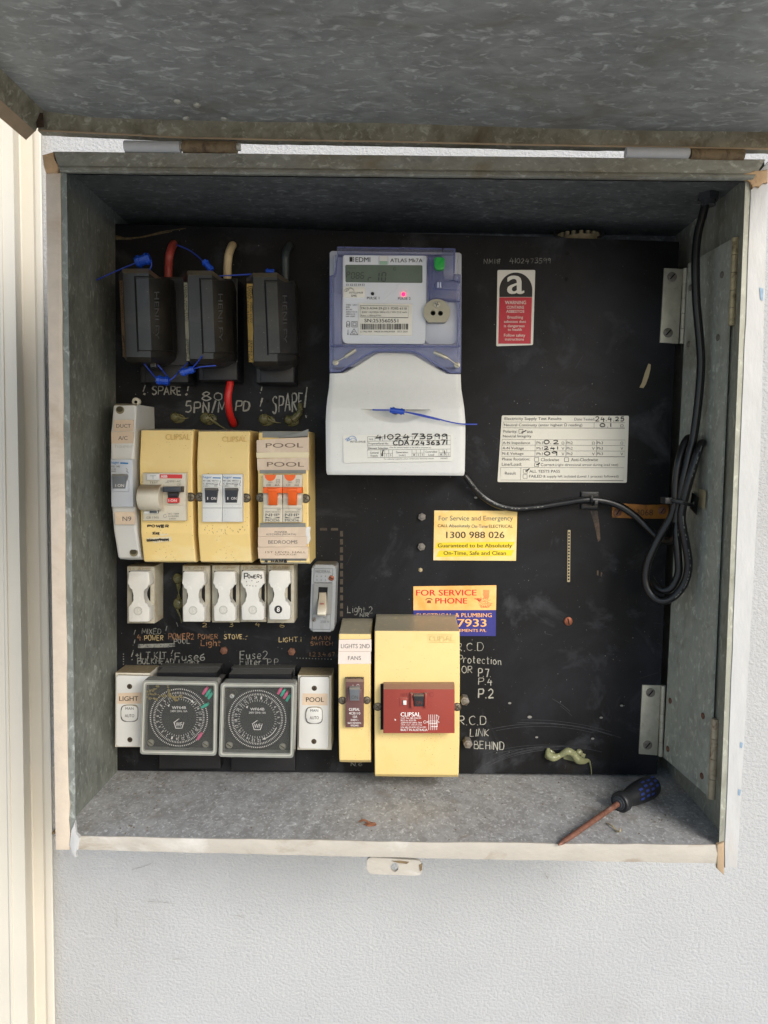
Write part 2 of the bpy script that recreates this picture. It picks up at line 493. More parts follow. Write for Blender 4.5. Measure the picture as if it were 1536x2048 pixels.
# hand lettering strokes on a 4 x 6 grid
SF = {'A': '0,0 2,6 4,0|.8,2.2 3.3,2.2', 'B': '0,0 0,6|~0,6 2.6,5.8 2.6,3.4 0,3.2|~0,3.2 3.4,3 3.4,.2 0,0', 'C': '~3.6,5 2.4,6 .6,5 0,3 .6,.8 2.2,0 3.6,.8',
 'D': '0,0 0,6|~0,6 2.6,5.6 3.6,3 2.6,.4 0,0', 'E': '3.2,6 0,6 0,0 3.4,0|0,3 2.6,3.1', 'F': '3.2,6 0,6 0,0|0,3.1 2.6,3.2', 'G': '~3.6,5 2,6 .4,4.6 0,2.6 .8,.4 2.6,.1 3.7,2.4|3.7,2.5 2,2.5',
 'H': '0,0 0,6|3.4,0 3.4,6|0,3 3.4,3', 'I': '.3,0 .3,6', 'K': '0,0 0,6|3.2,6 .1,2.8 3.4,0', 'L': '0,6 0,0 3,0', 'M': '0,0 .4,6 2.2,1.6 4,6 4.4,0', 'N': '0,0 .2,6 3.4,0 3.6,6',
 'O': '~2,6 .3,4.8 .1,2.2 1.5,0 3.3,.8 3.8,3.4 2.9,5.6 1.8,6', 'P': '0,0 .1,6|~.1,6 3.2,5.8 3.2,3.2 .1,2.8', 'R': '0,0 .1,6|~.1,6 3,5.8 3,3.4 .2,3|1,3 3.4,0', 'S': '~3.4,5.2 2,6 .5,5 .9,3.7 2.7,2.7 3.1,1 1.6,0 0,.8',
 'T': '0,6 4,6|2,6 2,0', 'U': '~0,6 .1,1.6 1.6,0 3.2,1.4 3.5,6', 'V': '0,6 1.8,0 3.6,6', 'W': '0,6 1,0 2.2,4 3.4,0 4.6,6', 'X': '0,0 3.4,6|0,6 3.4,0', 'Y': '0,6 1.8,3 3.6,6|1.8,3 1.6,0',
 '0': '~1.8,6 .3,4.6 .2,1.6 1.7,0 3.2,1.4 3.2,4.6 1.7,6', '1': '.6,6 .5,0', '2': '~.1,4.8 1.6,6 3,4.8 2.4,2.8 0,.1|0,0 3.6,.2', '3': '~.2,5.6 2.4,5.8 2.6,4 1.1,3.2 3,2.4 2.6,.4 0,.2', '4': '1.4,6 0,2.2 3.6,2.4|2.6,4.6 2.5,-1',
 '5': '3.2,6 .6,6 .3,3.4|~.3,3.4 2.6,3.6 3,1.4 1.6,0 0,.4', '6': '~2.8,6 .7,4 .2,1.4 1.6,0 3.1,1.2 2.4,3 .5,2.2', '7': '0,6 3.4,6 1.6,0', '8': '~1.8,3.2 .4,4.4 1.6,6 3,4.8 1.8,3.2 .1,1.6 1.6,0 3.3,1.4 1.8,3.2',
 '9': '~3,5 1.6,6 .2,4.6 1.2,3.2 3,4.4|3.1,5.4 2.9,-.6', '.': '0,0 .5,.1', '!': '.4,6 .2,2|.2,.6 .2,0', ':': '.2,4 .2,3.5|.2,1 .2,.4', '/': '0,0 2,6', '+': '0,3 3,3|1.5,4.5 1.5,1.5', '#': '0,2 4,3.2|0,4 4,5|1,0 1.6,6|2.6,0 3.2,6', '-': '0,3 2,3',
 '&': '0,0 2,3', '?': '~0,5 1.5,6 2.6,4.6 1.2,3 1.2,2|1.2,.4 1.2,0', "'": '.2,6 .1,4.6', ',': '.3,.6 0,-.6', '=': '0,4 3,4.2|0,2 3,2.1',
 'i': '.3,4 .3,0|.3,5.6 .35,5.3', 'g': '~2.6,3.6 1.2,4.2 .1,2.8 .8,.9 2.5,1.6|~2.7,4 2.6,-.6 1.2,-2 0,-1.2', 'h': '0,6 0,0|~0,2.8 1.4,4 2.4,3 2.5,0', 't': '.9,5.6 .9,.1 2,.2|0,3.9 2.2,4', 'u': '~0,4 .1,.8 1.3,0 2.4,1.2|2.5,4 2.5,0',
 's': '~2.3,3.6 1,4 .3,3 1.9,1.6 1.6,.2 0,.3', 'e': '~.1,2 2.4,2.2 2.2,3.6 1,4 .1,2.4 .7,.3 2.4,.4', 'l': '.2,6 .2,0', 'r': '0,4 .1,0|~.1,2.4 1,3.8 2,3.7', 'o': '~1.3,4 .1,2.6 .4,.4 1.8,.1 2.6,2 1.3,4', 'c': '~2.4,3.4 1.2,4 .1,2.4 .8,.2 2.4,.5',
 'n': '0,4 .1,0|~.1,2.6 1.4,4 2.3,3 2.4,0', 'w': '0,4 .8,0 1.7,3 2.6,0 3.4,4', 'a': '~2.4,3.4 1.1,4 .1,2.2 .9,.1 2.3,1.2|2.5,4 2.6,0'}

# ================================================================== materials in use
M = {}
M['stucco'] = mat('painted_render', (171, 171, 170), .75, var=.03, vscale=8, bump=[(280, .65, .0032), (800, .3, .0012)], srgb=True, dirt=[((156, 149, 141), 5, .62, .95), ((150, 146, 140), 1.6, .55, .9)], stretch=(1, 1, 1.25))
M['trim'] = mat('cream_gloss_paint', (198, 191, 176), .35, var=.03, vscale=12, dirt=((170, 150, 120), 30, .74, .9))
M['rim_cream'] = mat('old_cream_paint', (200, 184, 164), .6, var=.06, vscale=90, bump=[(220, .35, .0012)],
                     dirt=[((120, 92, 64), 110, .70, .78), ((165, 140, 112), 14, .55, .8)])
M['rim_white'] = mat('brushed_white_paint', (178, 177, 174), .6, var=.05, vscale=90, bump=[(260, .4, .0012)], stretch=(1, 1, .35),
                     dirt=[((120, 96, 72), 120, .72, .78), ((176, 166, 150), 18, .55, .85)])
M['rim_bottom'] = mat('worn_cream_paint', (170, 163, 151), .65, var=.07, vscale=70, bump=[(240, .45, .0012)], stretch=(.5, 1, 1), dirt=[((140, 126, 106), 34, .56, .76), ((196, 192, 184), 26, .55, .75), ((92, 82, 70), 150, .74, .79)])
M['rim_rust'] = mat('peeled_tan_paint', (178, 146, 108), .7, var=.15, vscale=120, bump=[(240, .5, .0015)], dirt=[((96, 66, 40), 70, .58, .72)])
M['rim_tan'] = mat('tan_paint', (164, 140, 110), .6, var=.08, vscale=80, bump=[(200, .3, .001)], dirt=((110, 80, 50), 90, .66, .74))
M['lid_zinc'] = galv('galvanised_lid', (126, 127, 122), (156, 157, 151), (202, 203, 196), scale=(42, 80, 80), metal=.2, rough=.48, stain=(116, 109, 97), st_lo=.5, st_hi=.85, amount=.85)
M['flange_zinc'] = galv('galvanised_flange', (116, 109, 88), (156, 148, 126), (188, 182, 160), scale=(80, 80, 80), metal=.15, rough=.6, stain=(98, 82, 56), st_lo=.45, st_hi=.8)
M['rim_zinc'] = galv('galvanised_rim', (112, 110, 100), (140, 139, 128), (174, 174, 162), scale=(70, 70, 110), metal=.15, rough=.55, stain=(116, 102, 76), st_lo=.45, st_hi=.85)
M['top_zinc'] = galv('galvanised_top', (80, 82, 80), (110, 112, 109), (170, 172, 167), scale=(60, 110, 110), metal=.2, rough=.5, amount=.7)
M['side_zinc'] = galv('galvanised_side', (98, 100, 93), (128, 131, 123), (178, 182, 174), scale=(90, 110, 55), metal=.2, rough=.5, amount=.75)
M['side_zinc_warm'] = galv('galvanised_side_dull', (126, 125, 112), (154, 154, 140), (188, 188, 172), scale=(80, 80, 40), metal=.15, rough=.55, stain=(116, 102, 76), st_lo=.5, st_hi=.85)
M['flap_zinc'] = galv('galvanised_flap', (146, 147, 136), (174, 176, 164), (206, 209, 196), scale=(95, 95, 60), metal=.15, rough=.55, stain=(128, 116, 90), st_lo=.52, st_hi=.85)
M['floor_zinc'] = galv('dusty_floor', (126, 124, 120), (164, 163, 160), (214, 214, 211), scale=(170, 120, 120), metal=.05, rough=.7, stain=(122, 111, 97), st_lo=.52, st_hi=.85, amount=.9)
M['rust'] = mat('rusty_hinge', (112, 94, 66), .75, var=.25, vscale=150, dirt=((66, 44, 28), 120, .5, .7))
M['steel'] = mat('dull_steel', (176, 172, 156), .42, .35, var=.12, vscale=120, dirt=((120, 106, 82), 90, .6, .8))
M['steel_warm'] = mat('brassy_steel', (188, 172, 136), .4, .3, var=.15, vscale=160, dirt=((100, 80, 52), 120, .56, .75))
M['board'] = mat('black_board', (17, 17, 18), .55, spec=.2, var=.2, vscale=20, bump=[(500, .15, .0003)],
                 dirt=[((36, 37, 42), 6, .45, .72), ((68, 70, 74), 17, .56, .84), ((46, 39, 30), 9, .66, .85)],
                 specks=[((140, 140, 136), 150, .07), ((110, 107, 102), 330, .09)])
M['black'] = mat('black_plastic', (24, 24, 26), .42, var=.1, dust=(92, 90, 84), specks=((110, 110, 105), 260, .08))
M['black_rubber'] = mat('black_cable_sheath', (17, 17, 18), .32, var=.1)
M['hole'] = mat('dark_hole', (6, 6, 6), .9)
M['chalk'] = mat('white_marker', (152, 150, 141), .8, var=.2, vscale=300, dirt=((92, 90, 84), 420, .56, .7))
M['chalk_grey'] = mat('grey_marker', (124, 124, 117), .8, var=.25, vscale=300, dirt=((52, 52, 50), 420, .5, .66))
M['chalk_orange'] = mat('orange_marker', (144, 102, 68), .8, var=.2, vscale=300, dirt=((80, 60, 40), 420, .42, .62))
M['chalk_tan'] = mat('tan_marker', (168, 148, 104), .8, var=.2, vscale=300, dirt=((80, 70, 50), 420, .52, .7))
M['bolt_rust'] = mat('rusty_bolt', (112, 76, 58), .7, .2, var=.25, vscale=300)
M['bolt_grey'] = mat('grey_bolt', (118, 112, 104), .6, .3, var=.25, vscale=260, dirt=((80, 64, 50), 200, .55, .7))
M['copper'] = mat('aged_copper', (132, 76, 52), .5, .5, var=.2, vscale=300)
M['brass'] = mat('stained_brass', (150, 98, 38), .5, .35, var=.2, vscale=60, dirt=((60, 42, 24), 40, .5, .66))
M['beige'] = mat('beige_edge', (168, 152, 118), .8)
M['wood_speck'] = mat('dry_leaf', (120, 78, 54), .9)

# ================================================================== wall, ground, door frame
WALL_Y = .060
ww = MB()
ww.poly([(-2.2, WALL_Y, -1.25), (2.2, WALL_Y, -1.25), (2.2, WALL_Y, 1.6), (-2.2, WALL_Y, 1.6)])
w_ = part('house_wall', ww, M['stucco'], None, smooth=0)
tag(w_, 'pale textured rendered house wall behind the open meter box', 'wall')
gm = MB()
gm.poly([(-30, -30, -1.25), (30, -30, -1.25), (30, .06, -1.25), (-30, .06, -1.25)])
g_ = part('ground', gm, mat('unseen_bounce_paving', (182, 182, 180), .85, var=.1, vscale=3), None, smooth=0)  # unseen from the camera, added pale to bounce light up into the box
g_['kind'] = 'structure'

for k, (u, v, l, a) in enumerate(((265, 1740, 40, -.3), (232, 1815, 40, 1.5), (290, 1802, 60, .1), (345, 1918, 26, 0), (1090, 1745, 14, 1.2), (470, 1830, 20, .3))):
    sc_ = MB(); q = [(u + l * t * math.cos(a) + random.uniform(-1, 1), v + l * t * math.sin(a) + random.uniform(-1.2, 1.2)) for t in (0, .2, .4, .6, .8, 1)]
    sc_.ribbon([P(x, y, -WALL_Y + .0012) for x, y in q], px(random.uniform(.5, 1.0), -.06))
    part('scuff', sc_, mat('faint_scuff', (158, 156, 150), .9, var=.3, vscale=200), w_)

root = thing('door_frame', 'cream painted moulded door frame beside the meter box', 'door frame', P(40, 1200, -WALL_Y))
tm = MB()
def wp(u, dd, v):                    # a point dd in front of the wall
    return P(u, v, -WALL_Y + dd)
prof = [((-140, -110), .034), ((-6, 20), .034), ((-4, 22), .0358), ((1, 26), .0358), ((3, 29), .0345), ((26, 55), .034), ((29, 58), .031), ((38, 70), .010), ((41, 73), .009), ((65, 92), .009),
        ((69, 96), .0115), ((72, 99), .012), ((79, 107), .012), ((82, 110), .011), ((83, 111), .0)]
rows = []
for v in (-700, 3200):
    t = (v - 300) / 1748
    rows.append([wp(a + (b - a) * t, dd, v) for (a, b), dd in prof])
tm.grid(rows, -WALL_Y - .005, bevel=0)
part('architrave', tm, M['trim'], root, smooth=20)
tn = MB()
tn.cyl(106, 1667, -WALL_Y + .012, -WALL_Y, 3.4, 10, bevel=.0008)
o = part('nail', tn, M['rust'], None); tag(o, 'small rusty nail in the wall between the door frame and the box', 'nail')

# ================================================================== meter box
D = .131                              # rim plane
BACK = -.050
def lerp(a, b, t): return a + (b - a) * t
root = thing('meter_box', 'galvanised steel meter box with its lid raised and paint peeling off the rim', 'meter box', P(795, 1700, 0))
box = root
# outer and inner corner lines of the rim, in photo pixels on the rim plane
oTL, oTR, oBR, oBL = (96, 304), (1533, 321), (1475, 1736), (112, 1702)
iTL, iTR, iBR, iBL = (133, 345), (1491, 360), (1438, 1692), (152, 1673)
cTL, cTR, cBR, cBL = (121, 345), (1504, 360), (1452, 1692), (139, 1673)   # paint / bare metal line
def Pw(q, d): return P(q[0], q[1], d)
wTL, wTR, wBR, wBL = (100, 307), (1529, 324), (1468, 1726), (113, 1698)
def wall_piece(name, a, b, inset, m, lab=None):
    """sheet running back from the rim between corners a and b"""
    mb = MB()
    A, B = Pw(a, D - .0005), Pw(b, D - .0005)
    A2, B2 = Vector((A.x, -BACK, A.z)), Vector((B.x, -BACK, B.z))
    th = inset
    n = 6
    g0 = [[lerp(A, A2, i / n), lerp(B, B2, i / n)] for i in range(n + 1)]
    g1 = [[p + th for p in r] for r in g0]
    for g in (g0, g1):
        vv = [[mb.bm.verts.new(p) for p in r] for r in g]
        for i in range(n): mb.face([vv[i][0], vv[i][1], vv[i + 1][1], vv[i + 1][0]])
    return part(name, mb, m, root, lab)
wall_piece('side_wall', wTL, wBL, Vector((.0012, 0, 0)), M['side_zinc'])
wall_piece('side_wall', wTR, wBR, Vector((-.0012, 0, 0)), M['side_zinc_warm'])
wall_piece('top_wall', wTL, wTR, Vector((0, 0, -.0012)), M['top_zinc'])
FL = (Pw((152, 1673), D).z, Pw((1438, 1692), D).z)
fl = MB()
a, b = Pw((108, 1673), D), Pw((1470, 1692), D)
fl.grid([[Vector((a.x, -BACK, a.z)), Vector((b.x, -BACK, b.z))], [Vector((a.x, -.06, a.z)), Vector((b.x, -.06, b.z))], [a, b]], 0, close=False)
part('floor_wall', fl, M['floor_zinc'], root)
bk = MB()
bk.poly([Vector((Pw(q, D).x, -BACK + .0005, Pw(q, D).z)) for q in (wTL, wTR, wBR, wBL)])
part('back_wall', bk, M['top_zinc'], root)
# rim strips
def strip(name, q, m, df=D + .0012, db=D - .0008, bev=.0006, lab=None):
    mb = MB(); mb.prism(q, df, db, bevel=bev)
    return part(name, mb, m, root, lab)
def wavy(p, q, n, amp):
    return [(lerp(p[0], q[0], i / n) + (random.uniform(-amp, amp) if 0 < i < n else 0), lerp(p[1], q[1], i / n)) for i in range(n + 1)]
ed = wavy(cTL, (136, 1545), 26, .9) + [(137, 1580), (140, 1610), (137, 1640), (140, 1665), (139, 1700)]
strip('rim', [(91, 347)] + [(111, 1700)] + list(reversed(ed)), M['rim_cream'], bev=.0004, lab='cream painted side strip of the rim')
strip('rim', [(84, 310), (107, 303), (107, 318), (118, 334), (116, 346), (91, 345.5), (87, 330)], M['rim_rust'], df=D + .0022, lab='rusty corner of the rim')
mb = MB(); mb.prism([(ed[0][0] + .3, 345)] + [(x + .3, y) for x, y in ed[1:-1]] + [(151.5, 1673), (133, 345)], D + .0004, D - .0008)
part('rim_return', mb, M['side_zinc'], root)
mb = MB(); mb.prism([(143, 1660), (149, 1643), (151.5, 1668), (160, 1676), (156, 1700), (149, 1706), (154, 1715), (149, 1716), (143, 1706), (138, 1690)], D + .0026, D - .0008, bevel=.0008)
part('paint_drip', mb, M['rim_white'], root, 'white paint curl at the corner of the rim')
# right strips
strip('rim', [(1504, 360)] + wavy((1537, 322), (1521, 900), 6, .5) + wavy((1521, 900), (1474, 1736), 10, .6) + [(1449.5, 1736)] + wavy((1450, 1690), (1503, 362), 24, .8), M['rim_white'], bev=.0004, lab='white painted side strip of the rim')
mb = MB(); mb.prism([(1491, 360), (1503.4, 360), (1450, 1690), (1438, 1692)], D + .0004, D - .0008)
part('rim_return', mb, M['side_zinc_warm'], root)
strip('rim', [(1434.5, 1690), (1449, 1684), (1448.5, 1751), (1434.5, 1738)], M['rim_tan'], df=D + .0024, lab='tan bent corner tab of the rim')
strip('rim', [(1484, 354), (1489, 346), (1499, 348), (1508, 341), (1520, 343), (1536, 338), (1536, 366), (1526, 364), (1519, 375), (1511, 370), (1505, 378), (1502, 364), (1494, 359)], M['rim_rust'], df=D + .003, lab='rusty corner of the rim')
# top strip: flat with a rolled lower edge
tp = MB()
n = 24; rws = [[], [], [], [], [], []]
for i in range(n + 1):
    t = i / n
    ut = lerp(107, 1531, t); ub = lerp(121, 1504, t); sl_ = lerp(0, 16, t) 
    j = random.uniform(-.5, .5)
    for k, (vv, dd) in enumerate(((303, D + .001), (331, D + .0016), (335, D + .0042), (340, D + .0048), (344, D + .003), (346, D - .001))):
        rws[k].append((lerp(ut, ub, (vv - 303) / 43), vv + sl_ * (1 if k < 5 else 1) + j * .4, dd))
tp.grid(rws, D - .002)
part('rim', tp, M['rim_zinc'], root, 'bare grey top strip of the rim')
bt = MB()
up = [(lerp(152, 1436, i / 40), lerp(1672, 1690, i / 40) + (4 * math.sin(i * .08)) * .6 + random.uniform(-.9, .9)) for i in range(41)]
lo = [(lerp(150, 1434.5, i / 40), lerp(1699, 1727, i / 40) + (5 * math.sin(math.pi * i / 40)) * .4 + random.uniform(-.5, .5)) for i in range(41)]
mid = [((a[0] + b[0]) / 2, (a[1] + b[1]) / 2) for a, b in zip(up, lo)]
bt.grid([[(u, v, D + .0008) for u, v in up], [(u, v, D + .0022) for u, v in mid], [(u, v, D + .0012) for u, v in lo]], D - .0006)
part('rim', bt, M['rim_bottom'], root, 'cream painted bottom strip of the rim')
hs = MB()
hs.plate(rq([(733, 1714), (844, 1721), (844, 1752), (734, 1748)], 13, 5), [ell(789, 1734.5, 8, 9.5, 16)], D - .004, D - .007)
hasp = part('hasp', hs, M['rim_bottom'], root)
hp = MB()
hp.prism([(783, 1722), (800, 1722), (818, 1724), (814, 1728), (797, 1726)], D - .0035, D - .0042)
part('paint_chip', hp, M['rust'], hasp); hp = MB()
hp.prism([(838, 1730), (845, 1727), (844, 1740), (840, 1743)], D - .0035, D - .0042)
part('paint_chip', hp, M['rust'], hasp)

for q in ([(1519, 575), (1527, 577), (1526, 602), (1521, 598)], [(1481, 1484), (1486, 1486), (1484, 1497), (1480, 1495)], [(1477, 1578), (1482, 1580), (1480, 1592), (1476, 1590)]):
    mb = MB(); mb.flat(q, D + .0016); part('paint_mark', mb, mat('pale_blue_paint', (128, 152, 172), .6, var=.2, vscale=300), root)

# lid, hinged on the top edge and swung up towards the viewer
LD = Vector((0, -1, -.012)); LEN = .60
lid = MB()
jl = [(87, 222), (200, 236), (500, 244), (768, 246), (1000, 254), (1250, 261), (1545, 264), (1640, 266)]
jw = [P(u, v, D - .004) for u, v in jl]
sag = [0, .001, .002, .0025, .002, .001, 0, 0]
rows = []
nn = 12
for i in range(nn + 1):
    rows.append([p + LD * (LEN * i / nn) + Vector((0, 0, .004 * math.sin(math.pi * min(1, i / nn * 2.2)) * math.sin(math.pi * k / 7))) for k, p in enumerate(jw)])
lid.grid(list(rows), 0, close=False)
top = [[p + Vector((0, 0, .0016)) for p in r] for r in rows]
lid.grid(top, 0, close=False)
lid_o = part('lid', lid, M['lid_zinc'], root, smooth=60)
fg = MB()
ll = [(74, 261.5), (200, 268), (360, 276), (560, 281), (768, 284), (1020, 290), (1250, 294), (1490, 298), (1640, 301)]
def interp(tab, u):
    for (a, b), (c, d_) in zip(tab, tab[1:]):
        if u <= c: return lerp(b, d_, (u - a) / (c - a))
    return tab[-1][1]
us = [76 + (1640 - 76) * i / 60 for i in range(61)]
r0 = [P(max(u, 88), interp(jl, max(u, 88)) - 3, D - .0038) for u in us]
r1 = [P(u, lerp(interp(jl, u), interp(ll, u), .82), D - .0035) for u in us]
r2 = [P(u, interp(ll, u) + random.uniform(-.8, .8), D - .0020) for u in us]
fg.grid([r0, r1, r2], D - .010)
part('flange', fg, M['flange_zinc'], lid_o, smooth=40)
fe = MB()
q = [(u, interp(ll, u) + .2) for u in us]
fe.ribbon([P(u, v - 1.2, D - .0012) for u, v in q], px(1.7, D))
part('flange_edge', fe, M['rim_tan'], lid_o)
# left side flange, flared outwards
sf = MB()
A0 = [P(88, 222, D - .0040), P(80, 243, D - .0040), P(71, 263, D - .0040)]
sf.grid([[p + LD * (LEN * i / 8) for p in A0] for i in range(9)], 0, close=False)
A1 = [P(85, 218, D - .0040), P(66, 240, D - .0040), P(54, 262, D - .0040)]
sf.grid([[p + LD * (LEN * i / 8) for p in A1] for i in range(9)], 0, close=False)
sf.grid([[A0[0], A0[1], A0[2]], [A1[0], A1[1], A1[2]]], 0, close=False)
part('flange', sf, M['flange_zinc'], lid_o, smooth=40)
lp = MB()
B0 = [P(71, 262, D - .0042), P(52, 280, D - .0042), P(51, 277, D - .0042), P(66, 259, D - .0042)]
rs = [[p + LD * (LEN * i / 8) for p in B0 + [B0[0]]] for i in range(9)]
lp.grid(rs, 0, close=False); lp.poly([p.copy() for p in B0])
part('flange_edge', lp, M['rim_tan'], lid_o, smooth=0)
rp = MB()
rp.flat([(67, 224), (86, 226), (88, 254), (74, 256), (70, 238)], D + .0002)
part('rust_stain', rp, mat('old_rust', (58, 42, 24), .9, var=.3, vscale=300), lid_o)
for u, v in ((394, 210), (372, 237), (448, 238), (355, 203), (1474, 232), (1409, 254), (1318, 235)):
    p = P(u, v, D)
    t = (jw[3].z - .0022 - CAM.z) / ray(u, v).z
    c = CAM + ray(u, v) * t
    rv = MB(); rv.blob(c, .0028, .0028, .0014, jit=.1)
    part('rivet', rv, M['steel'], lid_o)
def knuckle(u0, u1, v0, v1, m, slope=2):
    mb = MB()
    r = px((v1 - v0) / 2, D)
    c = (v0 + v1) / 2
    mb.tube([P(u0, c, D), P((u0 + u1) / 2, c + slope / 2, D), P(u1, c + slope, D)], r, 14, sub=2)
    return mb
for u0, u1, v0, v1, m in ((250, 361, 282, 304, M['rim_white']), (366, 474, 282, 305, M['rust']), (1251, 1376, 295, 316, M['rim_white']), (1380, 1486, 298, 320, M['rust'])):
    mb = knuckle(u0, u1, v0, v1, m)
    part('hinge_knuckle', mb, m, root, 'white painted hinge knuckle' if m is M['rim_white'] else 'rusty hinge knuckle')
for u, v in ((480, 294), (363, 294), (1378, 306)):
    pn = MB(); pn.tube([P(u - 6, v, D), P(u + 1, v, D)], px(7.5, D), 12, sub=1)
    part('hinge_pin', pn, M['steel'], root)

# ================================================================== mounting board
root = thing('mounting_board', 'black switchboard panel with handwritten circuit notes inside the box', 'switchboard panel', P(780, 1545, 0))
board = root
bd = MB()
bd.grid([[(lerp(lerp(225.5, 231, i / 8), lerp(1359, 1314, i / 8), j / 8), lerp(lerp(447, 1541.5, i / 8), lerp(483, 1549.5, i / 8), j / 8), 0) for j in range(9)] for i in range(9)], -.006, bevel=.0006)
part('panel', bd, M['board'], root)
def bolts(lst, m, r, h, kind, name='bolt'):
    for u, v in lst:
        mb = MB()
        if kind == 'hex': mb.hexbolt(u, v, 0, r, h, random.uniform(0, 1))
        else: mb.dome_screw(u, v, 0, r, h, '-', ang=1.35)
        part(name, mb, [m, M['hole']] if kind != 'hex' else m, root)
bolts([(447, 1302), (583, 1304)], M['bolt_rust'], 8, .003, 'hex')
bolts([(844, 1034), (843, 1094)], M['bolt_grey'], 8, .004, 'hex')
bolts([(930, 1403), (936, 1489)], M['bolt_grey'], 9.5, .010, 'hex')
bolts([(841, 1140)], M['beige'], 4.5, .001, 'hex')
bolts([(1137, 1243)], M['copper'], 9, .0016, 'slot', 'screw')
rim_light = mat('drilled_edge', (120, 118, 112), .8)
for u, v, r in ((1019, 1404, 4.6), (1059, 1431, 6.2), (1243, 1409, 4.6), (1202, 1433, 4.6), (1073, 1472.5, 4.2), (1185, 1475, 4.6), (778, 982, 4), (951, 993, 4.6),
                (535, 802, 3.2), (551, 803, 4), (644, 845, 3.5), (1134, 507, 4), (1133, 558, 4), (540, 541, 4), (555, 540, 4)):
    mb = MB()
    mb.flat(ell(u, v, r, n=18), .00008)
    mb.flat(ell(u + .4, v + r * .5, r * .72, r * .45, n=14), .00014, 1)
    part('drilled_hole', mb, [M['hole'], rim_light if r > 4.1 else M['hole']], root)
sl2 = MB()
sl2.prism(rq([(1135.5, 1060), (1141, 1060), (1140, 1164), (1134.5, 1164)], 1.5), .0003, 0)
for i in range(16):
    v = 1064 + i * 6.2
    sl2.rect(1136.6 - i * .05, v, 1139.6 - i * .05, v + 3.4, .00045, .0003, mi=1)
sl2.flat(ell(1138.5, 1057, 4, n=12), .0001, 1); sl2.flat(ell(1137, 1168, 4, n=12), .0001, 1)
part('slot_strip', sl2, [M['beige'], M['hole']], root)
sp = MB()
sp.prism([(1297, 727), (1301.5, 729), (1301, 738), (1297, 754), (1292, 768), (1287, 776), (1279, 775), (1284, 765), (1290, 745)], .0003, 0)
part('slot_edge', sp, M['beige'], root)

hw = MB()
H = lambda *a, **k: hw.hand(*a, **{'gap': .16, **k})
d0 = .00012
H("!", 286, 770, 291, 789, d0, 4); H("SPARE", 304, 772, 362, 790, d0, 3.4); H("!", 371, 766, 378, 790, d0, 4)
H("80", 404, 784, 443, 801, d0, 3.2, mi=0); H("5PN/M", 371, 801, 452, 826, d0, 3.6); H("PD", 471, 802, 499, 822, d0, 3.6, slant=.1)
H("!", 520, 773, 524, 786, d0, 4); H("!", 520, 796, 525, 822, d0, 3.6); H("SPARE", 545, 790, 606, 828, d0, 3.2, slope=-6, jit=.45); H("!", 609, 774, 614, 836, d0, 4)
H("R.C.D", 913, 1285, 967, 1302, d0, 2.1, jit=.2); H("Protection", 916, 1310, 1002, 1325, d0, 1.9, slope=5, jit=.22)
H("OR", 924, 1332, 944, 1346, d0, 1.9); H("P.7.", 957, 1337, 981, 1354, d0, 2.2); H("P.4", 957, 1356, 984, 1371, d0, 2.0); H("P.2", 957, 1378, 987, 1396, d0, 3.4)
H("R.C.D", 917, 1432, 972, 1450, d0, 2.0, jit=.2); H("LINK", 940, 1457, 978, 1473, d0, 1.9, slant=.1); H("BEHIND", 948, 1480, 1008, 1497, d0, 2.3, slope=4)
part('marker_writing', hw, M['chalk'], root, 'bold white handwritten notes')
hw = MB()
H("NMI#", 968, 517, 1001, 528, d0, 1.5); H("4102473599", 1020, 516, 1101, 528, d0, 1.4, slant=.05)
H("MIXED", 284, 1257, 322, 1268, d0, 2); H("!", 268, 1260, 271, 1268, d0, 2.4); H("!", 330, 1252, 334, 1268, d0, 2.4); H("!", 266, 1279, 270, 1291, d0, 2.4)
H("POOL.", 348, 1278, 382, 1287, d0, 2); H("+LT.KIT", 271, 1303, 333, 1318, d0, 2.2, jit=.15); H("!", 263, 1300, 267, 1320, d0, 2.4); H("!", 342, 1300, 346, 1312, d0, 2.4)
H("Fuse6", 350, 1306, 409, 1321, d0, 2.2, jit=.12); H("BULKHEAD.", 275, 1316, 352, 1328, d0, 2.2); H("Light", 358, 1319, 399, 1333, d0, 2)
H("Fuse2.", 480, 1302, 541, 1318, d0, 2.4, jit=.12); H("Filter.", 480, 1318, 527, 1330, d0, 2.1, jit=.12); H("P.P.", 535, 1318, 560, 1330, d0, 2.1)
H("Light.2", 695, 1212, 745, 1230, d0, 1.7); H("1", 353, 1245, 356, 1253, d0, 1.8); H("NR", 720, 1226, 737, 1234, d0, 2); H("N.6", 702, 1525, 724, 1532, d0, 1.8)
for k in range(9): hw.line([(276 + k % 2 * 3, 1289 + k * .8), (350 - k % 3 * 6, 1287 + k * .9)], 1.1, d0 + .00001 * k)
for k in range(12): hw.line([(593 + k * 6.2, 1456 - 1456 + 1316 + k * .2), (595 + k * 6.2, 1316.4 + k * .2)], 1.8, d0)
for k in range(5): hw.line([(246, 1308 + k * 5), (248, 1308.5 + k * 5)], 2, d0); 
part('marker_writing', hw, M['chalk_grey'], root, 'faded grey handwritten notes')
hw = MB()
H("4.", 275, 1269, 286, 1281, d0, 2.4); H("POWER2", 337, 1266, 388, 1279, d0, 2.2); H("Light", 402, 1280, 441, 1295, d0, 2.2); H("POWER", 396, 1268, 435, 1278, d0, 1.9)
H("MAIN", 624, 1272, 660, 1280, d0, 1.9); H("SWITCH", 621, 1283, 665, 1291, d0, 1.7); H("1.2.3.4.67", 620, 1304, 669, 1314, d0, 1.5)
part('marker_writing', hw, M['chalk_orange'], root, 'orange handwritten notes')
hw = MB()
